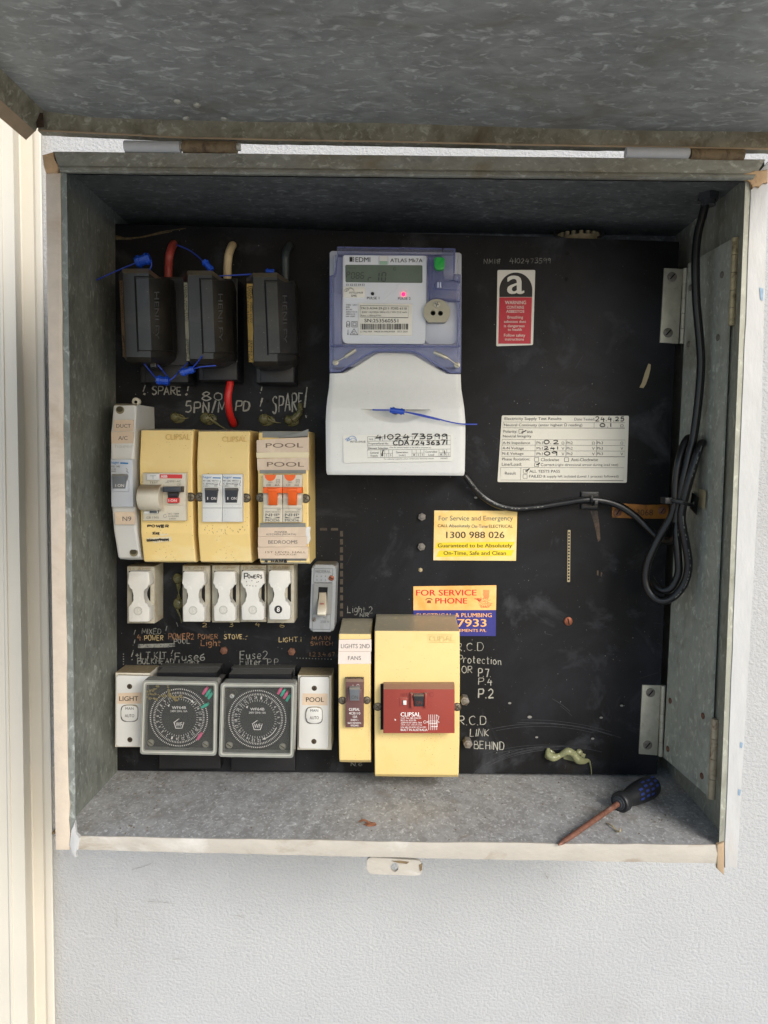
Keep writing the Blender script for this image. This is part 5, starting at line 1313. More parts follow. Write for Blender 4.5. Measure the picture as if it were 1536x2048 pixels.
timer('square timer with a small white setting screw, nearer the pool switch', [(441.5, 1365.5), (591, 1367), (587, 1516), (437.4, 1513.5)], (462, 1336, 590, 1542), [(456, 1371), (591, 1372), (587, 1504), (452, 1502)], (514.6, 1438), 4.9,
      [(559.5, 1382, pink, -1.05), (565.5, 1386, teal, -1.05), (571, 1391, pink, -1.05), (576.5, 1396, teal, -1.05)], (.42, 1.22), lamp2)

# ================================================================== electricity meter
M['meter_grey'] = mat('meter_pale_grey', (180, 184, 194), .4, var=.03, vscale=60)
M['meter_white'] = mat('meter_cover_white', (216, 215, 209), .42, var=.025, vscale=200, specks=((140, 138, 132), 500, .12), bump=[(1500, .10, .0002)])
M['violet'] = tinted('violet_clear_plastic', (166, 169, 196), .2, .06, tint=(216, 218, 234))
M['violet_dense'] = tinted('violet_edge_plastic', (110, 115, 162), .5, .1, tint=(178, 182, 216))
M['paper'] = mat('label_paper', (216, 213, 202), .5, var=.02)
root = thing('electricity_meter', 'white and violet electricity meter with a grey display and green button', 'meter', P(792, 950, 0))
mb = MB(); mb.prism(rq([(659.5, 502), (923, 505.5), (922, 744), (659, 743)], 4), .034, 0, bevel=.002)
mb.rect(667, 510, 916, 735, .044, .03, bevel=.002)
part('body', mb, M['meter_grey'], root)
mb = MB(); mb.prism([(667, 585), (686, 585), (686, 690), (668, 690)], .0465, .040, bevel=.001); part('inner_panel', mb, M['meter_grey'], root); mb = MB(); mb.prism(rq([(850, 604), (914, 605), (913, 688), (850, 688)], 8), .0465, .040, bevel=.0012)
part('inner_panel', mb, M['meter_grey'], root)
mb = MB(); mb.prism(rq([(685.5, 510), (853.5, 511), (852.5, 595), (850, 688), (690, 687), (684.5, 680)], 6), .0500, .044, bevel=.0012)
fp = part('face_plate', mb, mat('meter_face', (206, 209, 214), .42, var=.02), root)
mb = MB(); mb.prism(rq([(690.5, 529.5), (845, 530.5), (845, 566), (691, 564.5)], 3), .0502, .0495); lcd = part('display', mb, mat('lcd_glass', (94, 104, 92), .15, var=.06, vscale=40), fp)
mb = MB(); mb.prism(rq([(757, 512), (776.5, 512), (777.5, 529), (756.5, 529)], 3), .0504, .0495, mi=0); mb.prism([(759, 512), (775, 512), (775, 522), (759, 522)], .0508, .05, mi=1); mb.prism([(759, 522.3), (775, 522.3), (775, 529), (759, 529)], .0507, .05, mi=2)
part('light_window', mb, [M['meter_grey'], M['white'], mat('pale_green_lens', (140, 170, 150), .3)], fp)
mb = MB()
SEG = {'0': 'abcdef', '8': 'abcdefg', '6': 'acdefg', 'P': 'abefg', 'r': 'eg', '1': 'bc'}
def seg(mb, ch, u, v, w, h, t, d, it=.08):
    def pt(x, y): return (u + x * w + (h * (1 - y)) * it, v + y * h)
    S = {'a': ((0.1, 0), (.9, 0)), 'b': ((1, .06), (1, .44)), 'c': ((1, .56), (1, .94)), 'd': ((.1, 1), (.9, 1)), 'e': ((0, .56), (0, .94)), 'f': ((0, .06), (0, .44)), 'g': ((.12, .5), (.88, .5))}
    for i, s_ in enumerate(SEG[ch]): mb.line([pt(*S[s_][0]), pt(*S[s_][1])], t, d + .00001 * i)
for i, ch in enumerate("P086"): seg(mb, ch, 693 + i * 9.4, 544 if i == 0 else 545, 6, 12 if i else 11, 1.3, .0504)
seg(mb, 'r', 736, 548, 7, 14, 1.6, .0504); seg(mb, '1', 749, 545, 8, 17, 1.9, .0504); seg(mb, '0', 763, 545, 7.5, 17.5, 1.9, .0504)
mb.line(ell(789.5, 538, 2.6, n=10), .7, .0504); mb.line([(697, 536), (713, 536)], .5, .0504); mb.flat([(702.5, 561), (704.5, 561), (703.5, 562.5)], .0504)
part('digits', mb, mat('lcd_segments', (40, 48, 40), .4), lcd)
mb = MB()
d = .0503
mb.text("EDMI", 711, 514.5, 740.5, 524, d, .015); mb.flat([(699, 514), (705, 514), (705, 523.5), (699, 523.5)], d)
for i in range(3): mb.flat([(706, 514.4 + i * 3.3), (708, 514.4 + i * 3.3), (708, 516.6 + i * 3.3), (706, 516.6 + i * 3.3)], d)
mb.text("ATLAS Mk7A", 780.5, 517, 845, 524.6, d, .02)
mb.text("E1 E2 E3 E4 E1", 693, 567.5, 729, 571.5, d, .03)
mb.text("PULSE 1", 734, 593.5, 758.5, 598.6, d, .02); mb.text("PULSE 2", 796, 594.5, 821, 599.4, d, .02)
for i, s_ in enumerate(("TRIV  UC1", "EDMI", "IEC:AS", "62052.11.21.21", "62053.21.23", "NMI 14/2/87")): mb.text(s_, 692, 608.5 + i * 4.6, 692 + (22 if i in (0, 3) else 7 if i == 1 else 12 if i == 2 else 18), 611.2 + i * 4.6, d, .03)
mb.line([(693, 644), (695, 642.5), (697.5, 642.5), (699.5, 644), (699.5, 654), (693, 654), (693, 644)], .8, d); mb.line([(695, 647), (695, 651), (698, 651), (698, 647)], .8, d)
mb.line([(703.5, 643), (714.5, 643), (714.5, 654), (703.5, 654), (703.5, 643)], .8, d); mb.line([(706, 645.5), (712, 645.5), (712, 651.5), (706, 651.5), (706, 645.5)], .8, d + .00001)
mb.line([(700, 669.5), (708, 657.5), (715.5, 669.5), (700, 669.5)], .9, d); mb.line(ell(707.5, 665.5, 2.4, n=9), .7, d); mb.line([(696, 659), (696, 666)], .8, d); mb.line(ell(696, 668, 1.4, n=8), .7, d)
part('lettering', mb, M['ink'], fp)
mb = MB(); mb.prism([(686.5, 573), (730, 574), (729.5, 595.5), (687, 595)], .0506, .0499, bevel=.0001); s1 = part('sticker', mb, M['paper'], fp)
mb = MB(); mb.text("INTELLIHUB", 698.5, 583.5, 726, 587, .0508, .01); mb.text("SMS", 702.5, 589.5, 713, 593.6, .0508, .04); mb.line(catmull([(688.5, 581), (693, 577), (697, 580), (692, 583), (695, 577.5), (702, 575.5), (706, 579), (708.5, 581.5)], 4), .7, .0508); mb.line(catmull([(689, 583), (695, 582), (700, 577), (707, 578)], 4), .6, .05082)
part('lettering', mb, M['ink_grey'], s1)
mb = MB(); mb.prism([(717, 606.5), (824.5, 608), (823.5, 671.5), (717, 670)], .0508, .0499, bevel=.0001); s2 = part('sticker', mb, M['paper'], fp)
mb = MB(); d = .0510
mb.text("7A13-A344-29-J211-7D02-6110", 722, 614, 813.5, 620, d, .02, slope=.8); mb.text("230V 10(100)A 50Hz Cl.1 Wh Cl.2 varh", 723.5, 622.5, 813.5, 627, d); mb.text("Pulse 1,100imp/kWh", 722, 629.5, 762, 633.5, d)
mb.line([(720.5, 611), (817, 612.2), (816.3, 635.5), (720.5, 634), (720.5, 611)], .6, d); mb.text("SN:253560551", 729, 637.5, 796.5, 644.6, d, .03, slope=.4)
u = 721.5
while u < 815:
    w = random.choice((.8, .8, 1.4, 2.0)); mb.flat([(u, 647.5), (u + w, 647.5), (u + w, 659), (u, 659)], d); u += w + random.choice((.8, 1.0, 1.6))
mb.text("L1 Max 40A   MADE IN MALAYSIA   OCT 2024", 721, 661.5, 815, 664.8, d, .01)
part('lettering', mb, M['ink'], s2)
mb = MB(); mb.cyl(745, 587, .0512, .0495, 3.3, 16, bevel=.0004); part('pulse_light', mb, M['ink'], fp)
mb = MB(); mb.cyl(807, 588, .0514, .0495, 3.8, 16, bevel=.0006); part('pulse_light', mb, lamp_mat('lit_red_led', (255, 20, 70), 2.2), fp, 'lit red pulse light')
# optical port
mb = MB(); c = (873.4, 624)
po = [(c[0] + math.cos(a) * 27, c[1] + math.sin(a) * 26) for a in [R(52) - R(284) * i / 40 for i in range(41)]]
def circ(u, v, r): return ell(u, v, r, n=14)
mb.plate(po, [circ(866, 626, 5), circ(881, 626.5, 5)], .0535, .047)
prt = part('optical_port', mb, mat('port_steel', (150, 146, 132), .4, .5, var=.06, vscale=200), root)
mb = MB(); mb.flat([(855, 618), (892, 618), (892, 636), (855, 636)], .0478); part('port_well', mb, M['hole'], prt)
mb = MB(); mb.dome_screw(874, 608.5, .0535, 6.4, .0008, 'x', ang=.3); part('screw', mb, [M['steel'], M['ink_grey']], prt)
# clear violet cover: top band, sides, raised corner block, scalloped skirt
mb = MB()
mb.prism(rq([(674, 493), (885, 496), (884.5, 510), (674, 508.5)], 3), .0530, .036, bevel=.0015)
mb.prism(rq([(886, 496), (910.5, 496.6), (908, 560), (886, 560)], 3), .0530, .036, bevel=.0015)
mb.prism([(674.5, 509.5), (684, 510), (684, 690), (660, 690), (660, 552), (671, 549)], .0520, .038, bevel=.0012)
mb.prism([(856, 511.5), (885, 512), (885.5, 561), (921.5, 562), (921.5, 600), (902, 601), (893, 598), (873, 594), (858, 600)], .0545, .046, bevel=.0015)
mb.prism([(908.8, 547), (921.5, 548), (921.5, 561), (908.5, 561)], .0520, .04, bevel=.001)
mb.prism([(914.5, 601.5), (921.7, 601), (921.7, 690), (914.5, 690)], .0520, .04, bevel=.001)
mb.prism([(851, 689.6), (921.7, 690.5), (921.7, 692.8), (660, 691.8), (660, 690.2), (684, 690.4)], .0530, .05)
cov = part('clear_cover', mb, M['violet'], root, smooth=30)
mb = MB()
sk = [(659, 692), (922, 693), (922, 745), (903, 745), (880, 733), (846, 711), (830, 703.5), (816, 701.5), (764, 700.5), (748, 702.5), (733, 709), (698, 732), (679, 743), (659, 743)]
mb.prism(sk, .0530, .040, bevel=.0012)
part('skirt', mb, M['violet'], cov, smooth=30)
mb = MB()
mb.line([(659.5, 743), (679, 742.5), (698, 731.5), (733, 708.5), (748, 702), (764, 700), (816, 701), (830, 703), (846, 710.5), (880, 732.5), (903, 744.5), (921.5, 744.5)], 3.0, .0535); mb.line([(659.5, 691), (921.5, 692)], 1.6, .0538); mb.line([(675, 494.5), (884, 497.5)], 2.6, .0534); mb.line([(887, 497.8), (909, 498.2), (908, 546)], 2.2, .0534)
mb.line([(672, 510), (672, 548), (661, 552), (660.5, 742)], 1.8, .0534); mb.line([(920.5, 550), (921, 744)], 1.8, .0534); mb.line([(857, 512), (858.5, 598)], 2.0, .0550); mb.line([(864, 512), (864.5, 575), (868, 579), (920, 580)], 1.4, .0550)
part('moulded_edge', mb, M['violet_dense'], cov)
mb = MB(); mb.prism(rq([(869, 514.5), (889.5, 515), (889, 538.5), (874, 540), (869, 535)], 5), .0590, .053, bevel=.0018); part('button', mb, mat('green_button', (24, 150, 62), .3), root)
mb = MB(); mb.cyl(878, 570, .0555, .054, 9, 20, bevel=.0006); part('boss', mb, M['violet'], cov)
mb = MB(); mb.rect(874.5, 564, 877.5, 575, .0562, .055, bevel=.0003); mb.rect(879.5, 564, 882.5, 575, .0562, .055, bevel=.0003); part('boss_rib', mb, mat('pale_rib', (190, 194, 214), .3), cov)
# terminal cover
rows = []
tabw = [(705, 764, 817, .0478), (706.5, 755, 826, .0490), (713, 741, 838, .0500), (724, 724, 857, .0505), (735, 706, 875, .0508), (746, 684, 898, .0510), (746.8, 659.5, 921.5, .0510), (762, 659, 921.8, .0515), (776, 658, 922.5, .0525), (795, 655, 925.5, .0555),
        (815, 652.8, 928.5, .0588), (843, 651.5, 930.8, .0610), (880, 651.8, 930.6, .0615), (940, 652.5, 929.5, .0605), (946, 653.3, 928.7, .0598), (949.5, 655, 927, .0580)]
def at_v(v):
    for p, q in zip(tabw, tabw[1:]):
        if v <= q[0]:
            t = (v - p[0]) / (q[0] - p[0]); return [lerp(p[k], q[k], t) for k in (1, 2, 3)]
    return list(tabw[-1][1:])
vlist = sorted(set([t[0] for t in tabw if not 815 <= t[0] <= 846] + [815, 817.4, 818.2] + [820 + 1.5 * i for i in range(19)]))
for v in vlist:
    a, b, d = at_v(v); r = []
    for k in range(49):
        t = k / 48
        u = lerp(a, b, t); dd = d
        if k in (0, 48): dd -= .0022
        if k in (1, 47): dd -= .0004
        s_ = (u - 727) / 130
        if 0 < s_ < 1:
            vb = 819 + 25.5 * math.sin(math.pi * s_) ** .75
            if 818 <= v < vb: dd -= .0085 * ((vb - v) / 26) ** .8
        r.append((u, v + t * 1.8, dd))
    rows.append(r)
mb = MB(); mb.grid(rows, .002)
tc_ = part('terminal_cover', mb, M['meter_white'], root, smooth=40)
mb = MB(); mb.line(ell(791, 822, 7, 6, 16, .2, 2.95), 2.4, .0628); part('seal_eye', mb, M['ink'], tc_)
mb = MB(); mb.prism(rq([(686, 870.5), (906.5, 867.5), (906, 922), (687, 926)], 5), .0621, .0612); st = part('sticker', mb, mat('sticker_white', (222, 220, 210), .45, var=.015), tc_)
mb = MB(); d = .0623
L0 = lambda *p, w=.6: mb.line(list(p), w, d)
L0((735, 873.5), (901, 871.5), (901, 912.5), (735.5, 915.5), (735, 873.5))
for v in (882.5, 891.5, 900): L0((735, v), (901, v - 2))
for k in range(10): L0((750 + k * 15, 873.5 - k * .18), (750 + k * 15, 882.3 - k * .18), w=.5)
for u in (761.5, 769.5, 777.5, 785, 824, 832.5, 841, 848, 878, 886, 893.5): L0((u, 900.5 - (u - 735) * .012), (u, 914.8 - (u - 735) * .018), w=.5)
for a, b in ((761.5, 785), (824, 848), (878, 901)): L0((a, 907.5 - (a - 735) * .014), (b, 907.5 - (b - 735) * .014), w=.5)
for i, u in enumerate((765, 773, 781, 828, 836.5, 844.5, 882, 889.5, 897)): mb.text(str(i % 3 + 1), u - 1, 909 - (u - 735) * .014, u + 1.2, 913 - (u - 735) * .014, d, .02)
for t in (("NMI", 738, 877, 746, 880), ("Property/Serial No.", 737, 885.2, 777.5, 890), ("Element Selection:", 737, 894, 777, 898.6), ("General", 740, 903.5, 757, 907.4), ("Supply", 741, 909.5, 756, 914), ("Generation", 792, 902.5, 816, 906.4), ("(solar)", 798, 908.6, 811, 912.6), ("Controlled", 851, 901.5, 874, 905.3), ("Load", 857, 907.5, 868, 911.4)): mb.text(*t, d, .02)
mb.text("(Tick the element number to the tariff is connected to)", 779, 893.4, 862, 897, d, .0); mb.text("For customer enquiries, please contact your electricity retailer", 768, 916.8, 868, 920, d, 0, slope=-1.2); mb.text("LAB-0002", 881, 915.2, 895, 918, d)
mb.text("INTELLIHUB", 701, 881.5, 731, 885.3, d, .015)
part('lettering', mb, M['ink_grey'], st)
mb = MB(); mb.line(catmull([(690, 880), (695, 876), (700, 879), (694, 882), (699, 874), (707, 872.5), (712, 877), (713, 882)], 4), 1.1, d); mb.line(catmull([(691, 878), (699, 880), (706, 876), (712, 880)], 4), .8, d + .00002); part('emblem', mb, mat('pale_blue_print', (96, 136, 190), .5), st)
mb = MB()
mb.hand("4102473599", 752, 868.5, 894, 881, d + .0002, 2.3, jit=.35, slope=-1.5); mb.hand("CDA72436371", 787, 880.5, 894, 891.5, d + .0002, 2.2, jit=.35, slope=-1); mb.hand("1", 763.5, 899.5, 766.5, 912, d + .0002, 2); mb.hand("1", 888.5, 901, 890.5, 909.5, d + .0002, 2.2)
part('marker_writing', mb, M['ink'], st)
# wire seals on the skirt
for a, b, c_ in (((667, 727), (690, 714), (711, 700)), ((918, 732), (895, 716), (868, 704.5))):
    mb = MB(); mb.cyl(a[0] + (4 if a[0] < 700 else -4), a[1] - 2, .0545, .052, 6, 14, bevel=.0005); mb.tube([P(*a, .0555), P(*b, .0565)], px(1.3, .055), 6); mb.tube([P(*b, .0565), P(lerp(b[0], c_[0], .5), lerp(b[1], c_[1], .5), .0570), P(*c_, .0565)], px(4, .055), 10)
    part('wire_seal', mb, mat('bright_seal', (178, 174, 160), .35, .5, var=.15, vscale=300), cov)
seal('blue seal with a long tail across the white meter cover', [P(800, 823, .066), P(830, 827, .067), P(865, 835, .067), P(900, 844, .066), P(925, 848, .064), P(954, 848.5, .060)], [(P(780, 820, .065), P(809, 824, .066), px(5.4, .065))],
     [[P(745, 819.5, .0635), P(765, 820, .064), P(782, 820, .065)], [P(812, 824, .0655), P(848, 833, .0672), P(880, 840, .067)]])

# ================================================================== stickers on the board
def sticker(name, label, q, m, r=2):
    root = thing(name, label, 'sticker', P((q[2][0] + q[3][0]) / 2, (q[2][1] + q[3][1]) / 2, 0))
    mb = MB(); mb.prism(rq(q, r) if r else q, .0006, .0001)
    return root, part('backing', mb, m, root)
root, bk_ = sticker('warning_sticker', 'black and red asbestos warning sticker with a large letter a', [(995, 540), (1070.6, 540), (1066, 690), (992.5, 692.5)], M['paper'], 3)
mb = MB(); mb.flat([(998.7, 594)] + [(1031.7 + math.cos(a) * 33, 580 + math.sin(a) * 35) for a in [math.pi + math.pi * i / 24 for i in range(25)]] + [(1064.5, 594)], .0007); arch = part('black_arch', mb, M['ink'], bk_)
mb = MB(); mb.text("a", 1015, 551, 1047.5, 588, .0008, .05); part('lettering', mb, M['paper'], arch)
mb = MB(); mb.flat([(998.6, 594.6), (1064, 594.6), (1061.5, 687.5), (996.5, 687.5)], .0007); rd = part('red_panel', mb, mat('warning_red', (182, 10, 44), .4, var=.05, vscale=60), bk_)
mb = MB()
for t in (("WARNING", 1010, 601.5, 1052, 608.5, .02), ("CONTAINS", 1013.5, 611.5, 1048, 617.5, .01), ("ASBESTOS", 1012.5, 620, 1048.5, 625.5, .02), ("Breathing", 1015, 631.5, 1046, 639, .01), ("asbestos dust", 1008, 640.5, 1052, 645.5, .02), ("is dangerous", 1008, 649, 1049, 656, .02), ("to health", 1015.5, 656.5, 1043.5, 661.5, .02), ("Follow safety", 1008, 667.5, 1050.5, 675, .015), ("instructions", 1010, 676, 1047.5, 681, .02)):
    mb.text(*t[:5], .0008, t[5])
part('lettering', mb, M['paper'], rd)

root, bk_ = sticker('test_results_sticker', 'white electricity supply test results sticker filled in by hand', [(1003.7, 830.8), (1258, 831.5), (1253.5, 965.5), (995, 964)], mat('test_paper', (204, 200, 186), .45, var=.02), 3)
S = 5.486
def z(x, y): return (985 + x / S, 825 + y / S)
mb = MB(); d = .0008
def zt(s_, x0, y0, x1, y1, b=.012): a, c = z(x0, y0), z(x1, y1); mb.text(s_, a[0], a[1], c[0], c[1], d, b)
def zl(*p, w=.55): mb.line([z(*q) for q in p], w, d)
for t in (("Electricity Supply Test Results", 133, 50, 757, 92, .015), ("Neutral Continuity (enter highest \u03a9 reading)", 128, 120, 985, 160, .01), ("Polarity:", 120, 192, 270, 232, .012), ("Neutral Integrity", 115, 244, 428, 282, .01), ("A-N Impedance", 112, 318, 412, 354, .015), ("A-N Voltage", 110, 376, 344, 414, .015), ("N-E Voltage", 108, 436, 340, 472, .015),
          ("Phase Rotation:", 105, 496, 410, 526, .012), ("Line/Load:", 103, 550, 320, 584, .012), ("Result", 137, 650, 258, 682, .012), ("ALL TESTS PASS", 405, 630, 740, 660, .012), ("FAILED", 402, 684, 545, 714, .012), ("& supply left isolated (Level 1 process followed)", 558, 686, 1382, 722, 0.004), ("Clockwise", 532, 500, 730, 534, .012), ("Anti-Clockwise", 862, 500, 1157, 534, .012),
          ("Correct", 530, 556, 680, 588, .015), ("(right directional arrow during load test)", 690, 560, 1378, 594, 0.003), ("ass", 378, 200, 440, 226, .01)): zt(*t)
for r, (y, un) in enumerate(((318, "\u03a9"), (378, "V"), (438, "V"))):
    for k, x in enumerate((484, 814, 1146)): zt("Ph%d" % (k + 1), x, y, x + 66, y + 30, .0)
    for x in (758, 1092, 1404): zt(un, x, y + 2, x + 30, y + 32, .004)
zt("\u03a9", 1402, 128, 1438, 162, .004)
zl((120, 104), (1455, 112), (1452, 172), (112, 168), (120, 104)); zl((1116, 110), (1114, 171))
zl((108, 296), (1456, 302), (1450, 486), (98, 480), (108, 296)); zl((104, 357), (1453, 362)); zl((102, 418), (1451, 424))
for x in (470, 808, 1144): zl((x, 298), (x - 4, 483))
zl((90, 602), (1442, 606), (1436, 748), (86, 740), (90, 602)); zl((312, 603), (306, 741))
for x, y in ((290, 186), (462, 494), (790, 496), (462, 552), (338, 624), (336, 680)): zl((x, y), (x + 44, y), (x + 44, y + 42), (x, y + 42), (x, y), w=.8)
part('lettering', mb, mat('grey_print', (72, 70, 70), .6), bk_)
mb = MB()
def zh(s_, x0, y0, x1, y1, w=2): a, c = z(x0, y0), z(x1, y1); mb.hand(s_, a[0], a[1], c[0], c[1], d + .0002, w, jit=.3)
zt("Date Tested:", 898, 58, 1124, 88, .004)
part('lettering', mb, mat('grey_print', (72, 70, 70), .6), bk_)
mb = MB()
zh("24.4.25", 1130, 45, 1440, 104, 1.9); zh("0.1", 1182, 118, 1298, 160, 1.9); zh("0.2", 568, 302, 726, 344, 2); zh("241", 566, 372, 716, 410, 1.9); zh("09", 572, 428, 708, 472, 2)
for p in (((318, 216), (340, 212), (372, 196)), ((480, 570), (494, 572), (522, 552)), ((360, 640), (372, 644), (406, 614))): mb.line([z(*q) for q in p], 2.0, d + .0002)
part('marker_writing', mb, M['ink'], bk_)

root, bk_ = sticker('service_sticker', 'pale yellow emergency service sticker with two bright yellow bands', [(868.6, 1021), (1034.5, 1021.8), (1032, 1121.5), (866.8, 1120.5)],
                    mat('service_paper', (232, 206, 132), .4, var=.03, vscale=14, dirt=[((240, 180, 84), 19, .42, .66), ((236, 228, 190), 24, .52, .74)]), 0)
S2 = 6.4
def y_(x, y): return (820 + x / S2, 1000 + y / S2)
mb = MB(); mb.flat([y_(345, 545), y_(1340, 535), y_(1308, 612), y_(320, 620)], .0007); mb.flat([y_(370, 650), y_(1332, 640), y_(1300, 714), y_(335, 728)], .0007); part('yellow_band', mb, mat('bright_yellow_print', (230, 200, 24), .4, var=.04), bk_)
mb = MB()
def yt(s_, x0, y0, x1, y1, b=.01, sl_=0): a, c = y_(x0, y0), y_(x1, y1); mb.text(s_, a[0], a[1], c[0], c[1], .0008, b, slope=sl_)
yt("CALL", 355, 310, 484, 348, .03); yt("ELECTRICAL", 1010, 316, 1315, 356, .015); yt("1300 988 026", 465, 405, 1208, 488, .03); yt("Guaranteed to be Absolutely", 356, 558, 1306, 622, .03); yt("On-Time, Safe and Clean", 430, 654, 1228, 712, .025)
part('lettering', mb, mat('dark_print', (52, 34, 24), .5), bk_)
mb = MB(); yt("For Service and Emergency", 368, 202, 1318, 282, -.002); yt("Absolutely", 498, 312, 772, 362, .03); yt("On-Time", 788, 314, 996, 358, .02); part('lettering', mb, mat('slate_print', (72, 82, 88), .5), bk_)

root, bk_ = sticker('service_sticker', 'orange and dark blue phone sticker half hidden by the large yellow cover', [(826.8, 1172.8), (992.8, 1170.6), (992, 1220), (826.8, 1220.4)],
                    mat('orange_sticker', (240, 188, 110), .4, var=.03, vscale=14, dirt=[((238, 152, 56), 17, .42, .64), ((246, 214, 156), 22, .54, .76)]), 0)
mb = MB(); mb.prism([(826.8, 1220.6), (992, 1220.2), (991.5, 1272), (826.8, 1272)], .0006, .0001); bl = part('blue_panel', mb, mat('blue_sticker', (44, 44, 122), .4, var=.05), bk_)
mb = MB(); yt("FOR SERVICE", 80, 1150, 850, 1225, .05, -.4); yt("PHONE", 326, 1254, 730, 1326, .05)
part('lettering', mb, mat('sticker_red', (206, 22, 26), .45), bk_)
mb = MB()
mb.line(catmull([y_(203, 1284), y_(210, 1268), y_(243, 1260), y_(278, 1268), y_(284, 1282)], 4), 1.6, .0008); mb.flat([y_(226, 1285), y_(262, 1285), y_(272, 1318), y_(215, 1318)], .00082)
part('telephone_sign', mb, mat('sign_brown', (140, 60, 24), .5), bk_)
mb = MB()
k = 0
def squ(pts, w=.8):
    global k
    mb.line(catmull([y_(*p) for p in pts], 4), w, .0008 + .000008 * (k % 12)); k += 1
for i in range(6): squ([(938 + i * 14, 1150), (946 + i * 13, 1176), (936 + i * 14, 1204), (948 + i * 12, 1236), (942 + i * 11, 1262)], .7)
for i in range(7): squ([(820 + i * 14, 1268 + (i % 3) * 8 - i * 4), (840 + i * 12, 1262), (866 + i * 6, 1282 + i * 2), (884, 1300)], .8)
for i in range(14):
    a = i * .42; squ([(960 + math.cos(a) * 42, 1306 + math.sin(a) * 34), (960 + math.cos(a + .2) * 64, 1312 + math.sin(a + .2) * 48), (964 + math.cos(a + .1) * 90, 1318 + math.sin(a + .1) * 64)], .7)
squ([(925, 1310), (950, 1290), (985, 1296), (995, 1318), (965, 1330), (935, 1322)], .8); squ([(945, 1300), (962, 1304), (970, 1316)], .9); squ([(895, 1345), (930, 1362), (975, 1366), (1010, 1350)], .8); squ([(900, 1360), (920, 1380), (960, 1372), (1000, 1376), (1040, 1330)], .7)
part('flame_emblem', mb, mat('emblem_red', (200, 70, 34), .5), bk_)
mb = MB()
yt("ELECTRICAL", 85, 1452, 545, 1500, .02); yt("& PLUMBING", 580, 1448, 1046, 1500, .02); yt("7933", 610, 1524, 976, 1622, .05); yt("EMENTS P/L", 632, 1652, 976, 1688, .03)
part('lettering', mb, mat('sticker_peach', (240, 176, 104), .45), bl)

# brass plate
root = thing('brass_plate', 'stained brass number plate screwed to the panel under the coiled cable', 'number plate', P(1280, 1036, 0))
mb = MB(); mb.prism([(1224, 1014), (1227, 1007), (1250, 1007), (1290, 1010), (1337, 1008.5), (1338, 1037.5), (1280, 1037), (1224, 1035.5)], .0016, 0, bevel=.0004); pl = part('plate', mb, M['brass'], root)
mb = MB(); mb.text("C63068", 1252, 1019, 1306, 1031, .0018, .01); part('stamped_number', mb, mat('stamp_dark', (60, 40, 20), .6), pl)
for u, v in ((1236, 1025), (1325, 1021.5)):
    mb = MB(); mb.dome_screw(u, v, .0016, 8, .0012, '-', ang=2.2); part('screw', mb, [M['bolt_rust'], M['hole']], pl)

# ================================================================== black data cable, mounts, ties
root = thing('cable', 'long black cable from the meter, coiled in loops and rising to the top gland', 'cable', P(1340, 1203, .05))
r_ = px(7.2, .05)
path = [P(915, 938, .020), P(930, 950, .014), P(945, 970, .012), P(965, 992, .010), P(993, 1009, .009), P(1030, 1017, .009), P(1075, 1014, .009), P(1120, 1007, .010), P(1165, 1000, .012), P(1200, 1001, .012), P(1235, 1010, .012), P(1268, 1030, .014), P(1295, 1055, .018), P(1318, 1076, .026),
        P(1336, 1082, .034), P(1349, 1074, .042), P(1356, 1050, .046), P(1364, 1010, .048), P(1378, 960, .050), P(1392, 915, .050), P(1401, 893, .052), P(1405, 886, .058), P(1401, 890, .064), P(1394, 910, .066), P(1379, 960, .066), P(1366, 1010, .064), P(1363, 1040, .063), P(1371, 1085, .062), P(1377, 1130, .060), P(1368, 1168, .058), P(1345, 1195, .055), P(1320, 1201, .052),
        P(1300, 1186, .048), P(1291, 1158, .046), P(1297, 1120, .047), P(1318, 1075, .050), P(1341, 1036, .054), P(1349, 1005, .056), P(1352, 960, .056), P(1357, 925, .056), P(1366, 895, .054), P(1375, 878, .052), P(1381, 879, .048), P(1376, 900, .045)]
path2 = [P(1377, 893, .045), P(1366, 950, .047), P(1357, 1010, .050), P(1353, 1060, .052), P(1356, 1110, .054), P(1357, 1145, .054), P(1345, 1172, .052), P(1328, 1181, .048), P(1311, 1172, .042), P(1300, 1155, .036)]
path3 = [P(1352, 1045, .058), P(1360, 1000, .059), P(1367, 960, .060), P(1379, 905, .060), P(1387, 875, .060), P(1396, 810, .061), P(1402, 735, .062), P(1400, 683, .062), P(1393, 604, .062), P(1391, 529, .062), P(1395, 472, .062), P(1406, 428, .064), P(1414, 396, .066), P(1416, 380, .067)]
rc = px(8.0, .055)
mb = MB()
rad = [lerp(.0032, .0036, min(1, i / 18)) for i in range(len(path))]
mb.tube(path, r_, 12, radii=rad); mb.tube(path2, .0035, 12); mb.tube(path3, .0036, 12)
part('sheath', mb, M['black_rubber'], root, smooth=60)
mb = MB()
def along(pts, s0, s1, n, off=.0033):
    q = catmull3(pts, 6); L_ = len(q)
    for i in range(n):
        a = int((s0 + (s1 - s0) * i / n) * (L_ - 1))
        if random.random() < .25: continue
        p = q[a]; t = (q[min(a + 1, L_ - 1)] - q[max(a - 1, 0)]).normalized()
        nn = Vector((-t.z, 0, t.x)); c = p + Vector((0, -off - .0002, 0))
        l = random.uniform(.0006, .0014)
        mb.poly([c - t * l + nn * .0005, c + t * l + nn * .0005, c + t * l - nn * .0004, c - t * l - nn * .0004])
def catmull3(q, n):
    out = []
    for i in range(len(q) - 1):
        p0, p1, p2, p3 = q[max(0, i - 1)], q[i], q[i + 1], q[min(len(q) - 1, i + 2)]
        for k in range(n):
            t = k / n; out.append(.5 * (2 * p1 + (-p0 + p2) * t + (2 * p0 - 5 * p1 + 4 * p2 - p3) * t * t + (-p0 + 3 * p1 - 3 * p2 + p3) * t ** 3))
    out.append(q[-1]); return out
